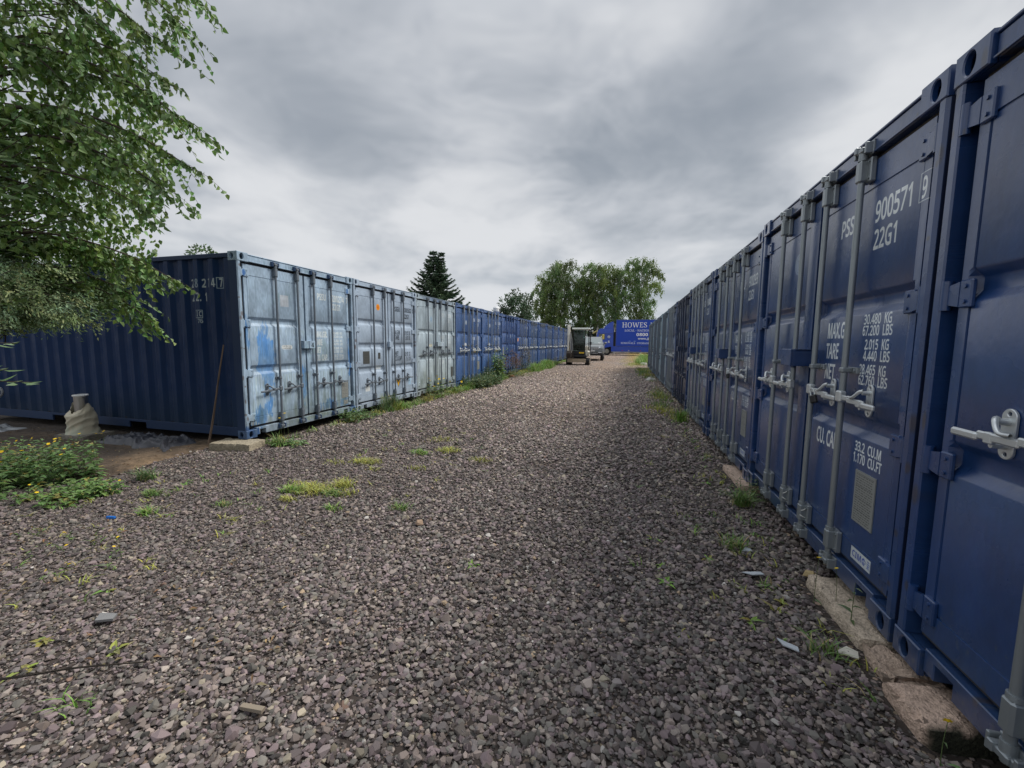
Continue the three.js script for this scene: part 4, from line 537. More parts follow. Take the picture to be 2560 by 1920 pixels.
function spruce(pos, h, rad, seed, label) {
  const r = mulberry(seed), t = thing('spruce_tree', label, 'tree', pos), lv = new Leaves(), br = [];
  const axes = [[V(0, 0, 0), V(-0.15, h, 0), 1], [V(0.2, h * 0.45, 0.1), V(0.75, h * 0.975, 0.1), 0.55]];
  part('trunk', merge(axes.map(([a, b], i) => taper([a, a.clone().lerp(b, 0.5), b], i ? 0.1 : 0.2, 0.02, 8))), M_bark, t);
  for (const [a, b, sc] of axes) {
    const n = Math.round(44 * (b.y - a.y) / h);
    for (let k = 0; k < n; k++) {
      const f = (k + r() * 0.4) / n; if (sc === 1 && f < 0.06) continue; const o = a.clone().lerp(b, f), y = o.y / h, reach0 = Math.min(rad * (1 - y) * 1.06 + 0.12, sc < 1 ? 1.0 * (1 - f) + 0.15 : 99), nb = 7;
      for (let q = 0; q < nb; q++) {
        const an = k * 1.9 + (q / nb) * 6.283 + r() * 0.5, reach = reach0 * (0.72 + 0.45 * r()), dx = Math.cos(an), dz = Math.sin(an), tone = vary([0.055, 0.105, 0.05], r, 0.4, 0.1);
        const P = (s) => o.clone().add(V(dx * reach * s, reach * (-0.34 * s + 0.42 * s * s * s) + 0.08, dz * reach * s)), ns = Math.ceil(reach / 0.1) + 2; br.push(rod(o, P(0.6), 0.02, 0.008, 3));
        for (let m = 0; m < ns; m++) { const s = (m + 0.6) / ns, c = P(s), wd = 0.16 + 0.55 * reach * s * (1.05 - s); for (const sd of [-1, 1, 0]) { const d = V(dx * (0.8 + 0.2 * r()) - sd * dz * 0.75, -0.28 + 0.3 * r() + (sd === 0 ? 0.1 : 0), dz * (0.8 + 0.2 * r()) + sd * dx * 0.75).normalize(); lv.leaf(c.clone().add(V((r() - 0.5) * 0.05, (r() - 0.5) * 0.08, (r() - 0.5) * 0.05)), d, perp(d, r), Math.max(0.22, wd) * (0.8 + 0.4 * r()), 0.11, vary(tone, r, 0.25, 0.08), 0, 0.1, 0.25); } }
      }
    }
  }
  part('branch', merge(br), M_bark, t).userData.kind = 'stuff'; part('crown', lv.build(), MF.dull, t);
}
spruce(L(-18.3, -0.06, 37.4), 10.3, 5.3, 17, 'dark green spruce with two leading tips rising behind the left container row');
bush('broadleaf_tree', L(-12.1, -0.06, 44), 2.2, 5.9, 2.2, 5200, [0.065, 0.12, 0.045], 23, 'rounded dark broadleaf tree between the spruce and the birches', 'tree', null, 0.26, MF.leaf, 1.0);
[[-11.6, 61, 10.6, 1.9, 'narrow birch at the left edge of the birch group'], [-9.6, 61.5, 12.9, 2.3, 'tall birch, second from the left in the birch group'], [-6.6, 63, 10.7, 1.8, 'lower bushy birch left of the pale trunks, above the digger'], [-4.3, 62.5, 12.7, 1.9, 'tall pointed birch in the middle of the group, above the pickup'], [-1.9, 63, 12.0, 1.8, 'birch with a forked pale trunk above the lorry cab'], [1.9, 64.3, 13.0, 2.4, 'broad weeping birch standing apart above the lorry box']].forEach(([x, d, h, rd, label], i) => weepingBirch(L(x, -0.06, d), h, rd, 201 + i * 7, label, [2.8, 3.2, 2.6, 3.6, 4.0, 3.8][i]));
[[-14.2, 65, 3.2, 3.6], [-10.4, 66, 3, 4.2], [-6.9, 66, 3, 4.6], [-3.2, 66.5, 3, 4.4], [0.6, 66.5, 3, 4.4], [4.2, 67, 3, 4.0]].forEach(([x, d, rx, ry], i) => bush('hedge_shrub', L(x, -0.06, d), rx, ry, 1.6, 3600, [0.042, 0.078, 0.032], 301 + i * 3, ['dark hedge shrub at the left end, behind the far containers', 'dark hedge shrub behind the end of the left row', 'dark hedge shrub behind the digger arm', 'dark hedge shrub behind the pickup roof', 'dark hedge shrub behind the lorry cab deflector', 'dark hedge shrub behind the lorry box'][i], 'shrub', 'dark shrubs under the birches', 0.3, MF.leaf, 0.2));
bush('distant_tree', L(5.0, -0.06, 85), 2.2, 5.2, 2, 1800, [0.05, 0.09, 0.045], 351, 'small far tree just above the end of the right row', 'tree', null, 0.32, MF.leaf, 0.8);
bush('leafy_tree', L(-12.9, -0.06, 10.9), 1.0, 3.9, 1.2, 2600, [0.09, 0.16, 0.055], 357, 'thin leafy treetop showing over the roof of the nearest left container', 'tree', null, 0.13, MF.leaf, 0.8);
{ // gabled roof far behind the left row
  const t = thing('house', 'dark roofed house far behind, between the broadleaf tree and the birches', 'house', L(-11.9, -0.06, 52));
  const brick = std({ color: rgb(0.2, 0.12, 0.09), roughness: 0.9, bumpMap: TEX.fine, bumpScale: 0.01 });
  part('wall', box(-2.6, 2.6, 0, 3.1, -2.2, 2.2), brick, t); part('roof', hull([[-2.8, 3.1, 2.5], [2.8, 3.1, 2.5], [-2.8, 3.1, -2.5], [2.8, 3.1, -2.5], [-2.0, 3.95, 0], [2.0, 3.95, 0]]), std({ color: rgb(0.02, 0.02, 0.022), roughness: 0.85, bumpMap: TEX.fine, bumpScale: 0.02 }), t);
}

// ---------------------------------------------------------------- near trees at the left edge
function asLeafMeshes(list, parent, most, geo, mats) { // the leaves that show largest become parts, the rest one mass
  list.forEach((l) => { const q = l.p.clone().project(camera), w = camera.position.distanceTo(l.p); l.k = Math.abs(q.x) < 1.02 && Math.abs(q.y) < 1.02 && q.z < 1 ? l.len / w : 0; });
  list.sort((a, b) => b.k - a.k);
  const lv = new Leaves(), m4 = new THREE.Matrix4(), s = V(1, 1, 1);
  list.forEach((l, i) => { if (i < most && l.k > 0) { const m = part('leaf', geo, mats[i % mats.length], parent); const n = V(0, 0, 0).crossVectors(l.s, l.d); m4.makeBasis(l.s.clone().multiplyScalar(l.w), n.multiplyScalar(l.w), l.d.clone().multiplyScalar(l.len)); m4.setPosition(l.p); m.applyMatrix4(m4); } else lv.leaf(l.p, l.d, l.s, l.len, l.w, l.c, l.det ?? 1, l.fold ?? 0.2); });
  return lv;
}
const unitLeaf = (() => { const lv = new Leaves(); lv.leaf(V(0, 0, 0), V(0, 0, 1), V(1, 0, 0), 1, 1, [1, 1, 1], 1, 0.2); return lv.build(); })();
const leafMats = [[0.14, 0.24, 0.06], [0.1, 0.185, 0.05], [0.165, 0.27, 0.065], [0.12, 0.21, 0.075]].map((c) => leafMat({ vertexColors: false, color: rgb(...c) }));
camera.updateMatrixWorld(true); camera.updateProjectionMatrix();
{
  const r = mulberry(404), base = L(-6.5, -0.06, 2.3), t = thing('birch_tree', 'near birch leaning in from the left with drooping leafy sprays over the container', 'tree', base);
  const B = (x, y, d) => L(x, y, d).sub(base);
  const trunk = [V(0, -0.1, 0), V(0.1, 2, 0.05), V(0.0, 4, -0.1), V(0.2, 6.4, -0.2)]; part('trunk', taper(trunk, 0.13, 0.05, 10), M_birch, t);
  const tc = new THREE.CatmullRomCurve3(trunk), list = [], wood = [];
  // main sprays: start fraction on the trunk, tip in lane coordinates, twig length, density
  const sprays = [[0.86, [-3.5, 4.2, 2.89], 0.3, 1], [0.8, [-3.75, 4.1, 2.95], 0.38, 1.2], [0.74, [-4.0, 4.0, 2.85], 0.4, 1.3], [0.76, [-4.4, 4.05, 2.75], 0.5, 1.6], [0.62, [-3.92, 3.66, 2.85], 0.35, 1.2], [0.6, [-3.64, 3.26, 2.76], 0.36, 1.5], [0.58, [-3.9, 3.35, 2.9], 0.36, 1.2], [0.5, [-3.55, 2.86, 2.75], 0.34, 1.4], [0.46, [-3.75, 2.68, 2.65], 0.28, 1.3], [0.5, [-3.8, 2.85, 2.6], 0.36, 1.2], [0.4, [-4.05, 2.58, 2.65], 0.26, 1.0], [0.52, [-4.5, 3.0, 2.7], 0.45, 1.5], [0.66, [-4.6, 3.5, 2.6], 0.5, 1.6], [0.8, [-4.9, 4.3, 2.5], 0.5, 1.6], [0.42, [-4.75, 2.6, 2.55], 0.3, 1.1],
    [0.34, [-4.28, 2.02, 3.04], 0.22, 1.9], [0.33, [-4.55, 2.12, 3.0], 0.3, 2.2], [0.31, [-4.46, 1.6, 2.95], 0.22, 1.7], [0.3, [-4.62, 1.85, 2.93], 0.28, 2], [0.33, [-4.8, 2.1, 3.05], 0.3, 2], [0.3, [-4.95, 1.8, 2.9], 0.3, 2], [0.36, [-5.0, 2.25, 2.8], 0.3, 1.8]];
  for (const [f, tip, tl, dens] of sprays) {
    const o = tc.getPointAt(f), e = B(...tip), dist = o.distanceTo(e), mid = o.clone().lerp(e, 0.5).add(V((r() - 0.5) * 0.25, 0.16 * dist, (r() - 0.5) * 0.25)), q3 = o.clone().lerp(e, 0.8).add(V((r() - 0.5) * 0.1, 0.1 * dist, (r() - 0.5) * 0.1));
    const c = new THREE.CatmullRomCurve3([o, mid, q3, e]); wood.push(taper([o, mid, q3, e], 0.024, 0.003, 5));
    const nt = Math.round(dist * 15 * dens);
    for (let k = 0; k < nt; k++) {
      const u = 0.25 + 0.75 * Math.pow(r(), 0.8), p = c.getPointAt(u), tg = c.getTangentAt(Math.min(u, 0.99)), out = unit(r); out.y *= 0.4; const len = tl * (0.35 + 0.85 * r()), end = p.clone().addScaledVector(tg, len * 0.55).addScaledVector(out, len * 0.7).add(V(0, -len * 0.5, 0)), m = p.clone().lerp(end, 0.5).add(V(0, len * 0.16, 0));
      const tcv = new THREE.QuadraticBezierCurve3(p, m, end); wood.push(tube([p, tcv.getPoint(0.5), end], 0.0016, 3, 4));
      const nlv = Math.max(3, Math.round(len / 0.034)), tone = vary([0.15, 0.265, 0.05], r, 0.35, 0.18);
      for (let w = 0; w < nlv; w++) { const s = (w + 0.7) / nlv, lp = tcv.getPoint(s), d = V((r() - 0.5) * 1.9, -0.75 + 0.7 * (r() - 0.5), (r() - 0.5) * 1.9).addScaledVector(tg, 0.3).normalize(), len2 = 0.046 + 0.022 * r(); list.push({ p: lp.clone().add(base), d, s: perp(d, r), len: len2, w: len2 * 0.72, c: vary(tone, r, 0.25, 0.12) }); }
    }
  }
  // inner crown filling the upper left corner
  for (let k = 0; k < 10500; k++) { const u = unit(r), q = Math.cbrt(r()), p = L(-5.6 + u.x * 1.0 * q, 3.35 + u.y * 1.75 * q, 2.8 + u.z * 1.0 * q); if (vn(p.x * 3.1 + 7, p.y * 2.6 + p.z) < -0.3) continue; const d = V((r() - 0.5) * 1.9, -0.6 - 0.6 * r(), (r() - 0.5) * 1.4).normalize(), len2 = 0.048 + 0.025 * r(); list.push({ p, d, s: perp(d, r), len: len2, w: len2 * 0.72, c: vary([0.14, 0.245, 0.046], r, 0.45, 0.2) }); }
  for (let k = 0; k < 110; k++) { const a = tc.getPointAt(0.3 + 0.65 * r()), e = a.clone().add(V(0.3 + 1.1 * r(), 0.3 + 0.4 * r(), -(0.2 + 0.8 * r()))); wood.push(tube([a, a.clone().lerp(e, 0.5).add(V(0, 0.12, 0)), e], 0.007, 4, 6)); }
  part('branch', merge(wood), M_twig, t).userData.kind = 'stuff';
  list.forEach((l) => l.p.sub(base)); const holder = list.map((l) => { l.p.add(base); return l; });
  const lv = asLeafMeshes(holder, t, 290, unitLeaf, leafMats); // leaf parts are placed in world coordinates, so bring them under the tree
  t.children.filter((o) => o.name === 'leaf').forEach((o) => o.position.sub(base));
  const g = lv.build(); g.translate(-base.x, -base.y, -base.z); part('foliage', g, MF.leaf, t).userData.kind = 'stuff';
}
{ // long-leaved shrub in front of it: dark mass at the left edge with some bright leaves
  const r = mulberry(505), base = L(-6.3, -0.06, 2.35), t = thing('buddleia_shrub', 'tall shrub with long narrow leaves, some bright green, at the left edge below the birch', 'shrub', base), list = [], wood = [];
  for (let k = 0; k < 60; k++) {
    const a = -1.2 + 2.9 * r(), o = V((r() - 0.5) * 0.4, 0, (r() - 0.5) * 0.4), hgt = 1.75 + 1.75 * r(), e = V(0.35 + 1.45 * r(), hgt, 0.25 - 0.6 * r()), m = V(o.x * 0.5 - 0.1, hgt * 0.85, o.z * 0.5); wood.push(taper([o, m, e], 0.012, 0.003, 5));
    const c = new THREE.QuadraticBezierCurve3(o, m, e), n = 34, bright = k % 7 === 0, tone = bright ? [0.2, 0.34, 0.045] : vary([0.09, 0.165, 0.05], r, 0.3, 0.15);
    for (let w = 0; w < n; w++) { const s = 0.4 + 0.6 * (w / n), p = c.getPoint(s), d = V(Math.cos(a + w * 2.4), -0.35 + 0.7 * r(), Math.sin(a + w * 2.4)).normalize(), len = 0.07 + 0.06 * r(); list.push({ p: p.add(base), d, s: perp(d, r), len, w: len * 0.3, c: vary(bright && s > 0.8 ? tone : [tone[0] * 0.8, tone[1] * 0.8, tone[2]], r, 0.25, 0.1), fold: 0.25 }); }
  }
  part('stem', merge(wood), M_twig, t).userData.kind = 'stuff';
  const lv = asLeafMeshes(list, t, 200, unitLeaf, leafMats); t.children.filter((o) => o.name === 'leaf').forEach((o) => o.position.sub(base));
  const g = lv.build(); g.translate(-base.x, -base.y, -base.z); part('foliage', g, MF.leaf, t).userData.kind = 'stuff';
}
{ // fine-leaved grey-green shrub
  const r = mulberry(606), base = L(-6.75, -0.06, 2.62), t = thing('feathery_shrub', 'grey-green shrub of fine drooping sprays in front of the blue container side', 'shrub', base), lv = new Leaves(), wood = [];
  for (let k = 0; k < 190; k++) {
    const o = V(0.3 + (r() - 0.5) * 0.3, 1.3 + 0.7 * r(), (r() - 0.5) * 0.3), u = Math.pow(r(), 0.7), e = V(0.75 + 1.5 * u, 1.5 + 0.85 * r() * (1 - 0.35 * u) + 0.1 * u, (r() - 0.45) * 0.9), m = o.clone().lerp(e, 0.55).add(V(0, 0.26, 0)), c = new THREE.QuadraticBezierCurve3(o, m, e), tone = vary(r() < 0.5 ? [0.34, 0.43, 0.22] : [0.21, 0.3, 0.12], r, 0.35, 0.15); if (k % 3 === 0) wood.push(taper([o, m, e], 0.006, 0.001, 4));
    for (let w = 0; w < 30; w++) { const s = 0.3 + 0.7 * (w / 30), p = c.getPoint(s), tg = c.getTangent(s), sd = perp(tg, r), l = 0.05 + 0.07 * r(); for (let q = 0; q < 4; q++) { const pp = p.clone().addScaledVector(sd, l * (q / 4)).addScaledVector(tg, l * 0.5 * (q / 4)).add(V(0, -0.03 * q / 4, 0)), d = tg.clone().addScaledVector(unit(r), 0.8).add(V(0, -0.3, 0)).normalize(); lv.leaf(pp, d, perp(d, r), 0.03 + 0.018 * r(), 0.011 + 0.004 * r(), vary(tone, r, 0.3, 0.1), 0, 0.15, 0.15); } }
  }
  for (let k = 0; k < 8; k++) wood.push(taper([V((r() - 0.5) * 0.2, 0, (r() - 0.5) * 0.2), V((r() - 0.5) * 0.3, 0.8, (r() - 0.5) * 0.3), V(0.3 + (r() - 0.5) * 0.4, 1.7, (r() - 0.5) * 0.5)], 0.014, 0.006, 5));
  part('branch', merge(wood), M_twig, t).userData.kind = 'stuff'; part('foliage', lv.build(), leafMat({ roughness: 0.85, transmission: 0.25 }), t).userData.kind = 'stuff';
}
// ---------------------------------------------------------------- vehicles
const paint = (r, g, b, rough = 0.3) => new THREE.MeshPhysicalMaterial({ color: rgb(r, g, b), roughness: rough, clearcoat: 0.6, clearcoatRoughness: 0.15 });
const MV = { tyre: std({ color: rgb(0.018, 0.018, 0.019), roughness: 0.9 }), dark: std({ color: rgb(0.015, 0.016, 0.018), roughness: 0.55 }), glass: new THREE.MeshPhysicalMaterial({ color: rgb(0.03, 0.055, 0.05), roughness: 0.06, metalness: 0, specularIntensity: 1, clearcoat: 1, clearcoatRoughness: 0.03 }), pane: new THREE.MeshPhysicalMaterial({ color: rgb(0.42, 0.6, 0.54), roughness: 0.03, transmission: 1, thickness: 0 }), chrome: std({ color: rgb(0.75, 0.76, 0.78), metalness: 0.9, roughness: 0.22 }), lamp: new THREE.MeshPhysicalMaterial({ color: rgb(0.7, 0.73, 0.76), roughness: 0.1, clearcoat: 1 }), steel: std({ color: rgb(0.3, 0.3, 0.3), metalness: 0.7, roughness: 0.4 }), alu: std({ color: rgb(0.5, 0.5, 0.5), metalness: 0.6, roughness: 0.4 }) };
function wheel(parent, x, y, z, rad, w, rimMat) { // axle along x
  const prof = [[rad * 0.58, -w / 2], [rad * 0.93, -w / 2], [rad, -w * 0.36], [rad, w * 0.36], [rad * 0.93, w / 2], [rad * 0.58, w / 2], [rad * 0.58, -w / 2]].map((p) => new THREE.Vector2(...p));
  const g = clean(new THREE.LatheGeometry(prof, 28)); g.rotateZ(Math.PI / 2); g.translate(x, y, z);
  const t = part('wheel', g, MV.tyre, parent), rim = [];
  const d = clean(new THREE.CylinderGeometry(rad * 0.579, rad * 0.579, w * 0.5, 24)); d.rotateZ(Math.PI / 2); d.translate(x, y, z); rim.push(d);
  for (let k = 0; k < 6; k++) { const a = (k / 6) * 6.283; for (const s of [-1, 1]) rim.push(rod(V(x + s * w * 0.42, y, z), V(x + s * w * 0.3, y + Math.cos(a) * rad * 0.55, z + Math.sin(a) * rad * 0.55), rad * 0.1, rad * 0.07, 6)); }
  part('rim', merge(rim), rimMat, t);
}
{ // small excavator, facing the camera
  const t = thing('mini_excavator', 'small white and black tracked digger with its arm folded, parked in the lane', 'excavator', L(-3.26, gy(-3.26, 29) , 29), 0.04);
  const white = std({ color: rgb(0.8, 0.79, 0.74), roughness: 0.5, map: dtex(128, (x, y) => { const q = 0.9 + 0.2 * pfbm(x / 128, y / 128, 6, 4); return [q, q * 0.97, q * 0.9]; }) }), dirt = std({ color: rgb(0.4, 0.32, 0.22), roughness: 0.9, bumpMap: TEX.fine, bumpScale: 0.01 }), rust = std({ color: rgb(0.045, 0.034, 0.026), roughness: 0.8 });
  for (const s of [-1, 1]) {
    const st = new THREE.Shape(), a = 0.62, q = 0.21; st.moveTo(-a, 0); st.lineTo(a, 0); st.absarc(a, q, q, -Math.PI / 2, Math.PI / 2, false); st.lineTo(-a, 2 * q); st.absarc(-a, q, q, Math.PI / 2, 1.5 * Math.PI, false);
    const g = extrude(st, 0.3, -0.15, 0.012); g.rotateY(Math.PI / 2); const pads = [g];
    for (let k = 0; k < 14; k++) for (const y of [-0.008, 0.428]) pads.push(box(-0.152, 0.152, y - 0.006, y + 0.006, -0.62 + k * 0.095, -0.6 + k * 0.095));
    for (let k = 0; k < 6; k++) { const an = -1.3 + k * 0.52; for (const e of [-1, 1]) pads.push(rod(V(-0.15, q + Math.sin(an) * 0.215, e * (a + Math.cos(an) * 0.215)), V(0.15, q + Math.sin(an) * 0.215, e * (a + Math.cos(an) * 0.215)), 0.012, 0.012, 5)); }
    const m = merge(pads); m.translate(s * 0.64, 0.012, -0.1); part('track', m, MV.tyre, t);
    const w = []; for (const z of [-0.62, 0.62]) w.push(rod(V(s * 0.64 + s * 0.152, 0.22, z - 0.1), V(s * 0.64 + s * 0.16, 0.22, z - 0.1), 0.15, 0.15, 16)); part('sprocket', merge(w), dirt, t).userData.kind = 'stuff';
  }
  part('undercarriage', merge([cbox(-0.5, 0.5, 0.2, 0.45, -0.6, 0.5, 0.03), rod(V(0, 0.44, -0.1), V(0, 0.56, -0.1), 0.34, 0.34, 20)]), rust, t);
  const bl = part('dozer_blade', merge([hull([[-0.68, 0.22, 0.96], [0.56, 0.22, 0.96], [-0.68, 0.45, 0.9], [0.56, 0.45, 0.9], [-0.68, 0.22, 0.92], [0.56, 0.22, 0.92], [-0.68, 0.45, 0.94], [0.56, 0.45, 0.94]]), cbox(-0.68, 0.56, 0.2, 0.225, 0.93, 0.99, 0.004)]), dirt, t); part('blade_arm', merge([cbox(-0.42, -0.32, 0.24, 0.36, 0.3, 0.915, 0.01), cbox(0.24, 0.34, 0.24, 0.36, 0.3, 0.915, 0.01)]), rust, bl);
  part('body', merge([cbox(-0.68, 0.74, 0.56, 0.98, -0.95, 0.1, 0.08), cbox(-0.62, -0.34, 0.98, 1.45, -0.95, -0.2, 0.06), cbox(-0.34, 0.7, 0.98, 1.3, -0.95, -0.62, 0.08)]), white, t);
  part('control_post', merge([cbox(0.54, 0.62, 0.6, 1.35, 0.5, 0.58, 0.02), rod(V(0.58, 1.35, 0.54), V(0.6, 1.55, 0.5), 0.02, 0.02, 6)]), white, t); part('skirt', cbox(-0.4, 0.6, 0.5, 0.72, 0.101, 0.72, 0.05), MV.dark, t);
  const cab = part('cab', merge([cbox(-0.33, 0.5, 0.72, 0.98, 0.55, 0.7, 0.03), ...[[-0.32, 0.64], [0.46, 0.64], [-0.32, -0.55], [0.66, -0.55]].map(([x, z]) => cbox(x - 0.03, x + 0.03, 0.7, 2.42, z - 0.03, z + 0.03, 0.012)), cbox(-0.35, -0.29, 0.98, 1.1, -0.5, 0.6, 0.01), cbox(-0.29, 0.43, 1.62, 1.66, 0.65, 0.675, 0.006), cbox(-0.29, 0.3, 0.7, 2.4, -0.58, -0.52, 0.01), cbox(0.0, 0.42, 0.98, 1.12, -0.35, 0.15, 0.04), cbox(0.0, 0.42, 1.12, 1.85, -0.42, -0.28, 0.05), rod(V(-0.05, 0.98, 0.45), V(-0.05, 1.3, 0.4), 0.015, 0.015, 6), rod(V(0.42, 0.98, 0.45), V(0.42, 1.3, 0.4), 0.015, 0.015, 6)]), MV.dark, t);
  part('windscreen', cbox(-0.29, 0.43, 0.99, 2.4, 0.63, 0.642, 0.003), MV.pane, cab); part('side_window', cbox(-0.325, -0.315, 1.11, 2.4, -0.51, 0.6, 0.003), MV.pane, cab); 
  part('roof', merge([cbox(-0.42, 0.78, 2.43, 2.53, -0.66, 0.78, 0.035), cbox(-0.3, 0.66, 2.39, 2.43, -0.6, 0.7, 0.01)]), std({ color: rgb(0.68, 0.72, 0.68), roughness: 0.4 }), t);
  part('warning_plate', box(0.08, 0.42, 0.8, 0.89, 0.702, 0.71), std({ color: rgb(0.8, 0.52, 0.02), roughness: 0.5 }), cab);
  part('mirror', merge([rod(V(0.69, 1.55, 0.6), V(0.84, 1.52, 0.66), 0.012, 0.012, 6), cbox(0.78, 0.9, 1.38, 1.6, 0.63, 0.68, 0.02)]), MV.dark, cab);
  part('door', merge([cbox(0.78, 0.82, 0.75, 2.35, 0.44, 0.5, 0.012), cbox(0.78, 0.82, 0.75, 2.35, -0.1, -0.05, 0.012), cbox(0.78, 0.82, 0.75, 0.95, -0.05, 0.44, 0.01), cbox(0.78, 0.82, 2.28, 2.35, -0.05, 0.44, 0.01), rod(V(0.69, 1.0, 0.4), V(0.79, 1.0, 0.4), 0.015, 0.015, 6), rod(V(0.69, 2.0, 0.4), V(0.79, 2.0, 0.4), 0.015, 0.015, 6)]), MV.dark, cab);
  part('swing_post', merge([cbox(-0.62, -0.3, 0.5, 0.95, 0.5, 0.85, 0.05), rod(V(-0.46, 0.45, 0.72), V(-0.46, 1.0, 0.72), 0.1, 0.1, 12)]), rust, t);
  const bm = part('boom', merge([hull([[-0.52, 0.85, 0.62], [-0.38, 0.85, 0.62], [-0.52, 0.85, 0.86], [-0.38, 0.85, 0.86], [-0.54, 1.75, 0.55], [-0.4, 1.75, 0.55], [-0.54, 1.75, 0.85], [-0.4, 1.75, 0.85]]), hull([[-0.54, 1.74, 0.55], [-0.4, 1.74, 0.55], [-0.54, 1.74, 0.84], [-0.4, 1.74, 0.84], [-0.66, 2.55, 0.95], [-0.54, 2.55, 0.95], [-0.66, 2.6, 1.12], [-0.54, 2.6, 1.12]])]), white, t);
  part('arm', merge([hull([[-0.68, 2.66, 0.98], [-0.52, 2.66, 0.98], [-0.68, 2.62, 1.16], [-0.52, 2.62, 1.16], [-0.68, 2.0, 1.1], [-0.54, 2.0, 1.1], [-0.68, 2.0, 1.32], [-0.54, 2.0, 1.32]]), hull([[-0.67, 2.01, 1.12], [-0.55, 2.01, 1.12], [-0.67, 2.01, 1.3], [-0.55, 2.01, 1.3], [-0.66, 0.98, 1.28], [-0.56, 0.98, 1.28], [-0.66, 0.98, 1.4], [-0.56, 0.98, 1.4]]), cbox(-0.71, -0.5, 2.5, 2.72, 1.0, 1.08, 0.02)]), white, bm);
  part('ram', merge([rod(V(-0.36, 1.0, 0.95), V(-0.42, 1.8, 1.0), 0.055, 0.055, 10), rod(V(-0.42, 1.78, 1.0), V(-0.5, 2.25, 0.98), 0.03, 0.03, 8)]), MV.steel, bm); part('ram', merge([rod(V(-0.48, 1.4, 1.15), V(-0.52, 2.1, 1.12), 0.05, 0.05, 10), rod(V(-0.46, 1.05, 1.18), V(-0.48, 1.42, 1.15), 0.026, 0.026, 8)]), MV.steel, bm);
  const bk = part('bucket', hull([[-0.7, 1.02, 1.25], [-0.4, 1.02, 1.25], [-0.7, 0.98, 1.42], [-0.4, 0.98, 1.42], [-0.7, 0.62, 1.1], [-0.4, 0.62, 1.1], [-0.69, 0.48, 1.24], [-0.41, 0.48, 1.24], [-0.69, 0.47, 1.38], [-0.41, 0.47, 1.38], [-0.7, 0.6, 1.5], [-0.4, 0.6, 1.5], [-0.7, 0.82, 1.54], [-0.4, 0.82, 1.54]]), rust, t);
  for (let k = 0; k < 4; k++) part('tooth', hull([[-0.75 + k * 0.09, 0.56, 1.08], [-0.71 + k * 0.09, 0.56, 1.08], [-0.75 + k * 0.09, 0.64, 1.1], [-0.71 + k * 0.09, 0.64, 1.1], [-0.74 + k * 0.09, 0.6, 0.96], [-0.72 + k * 0.09, 0.6, 0.96]]), MV.steel, bk);
}
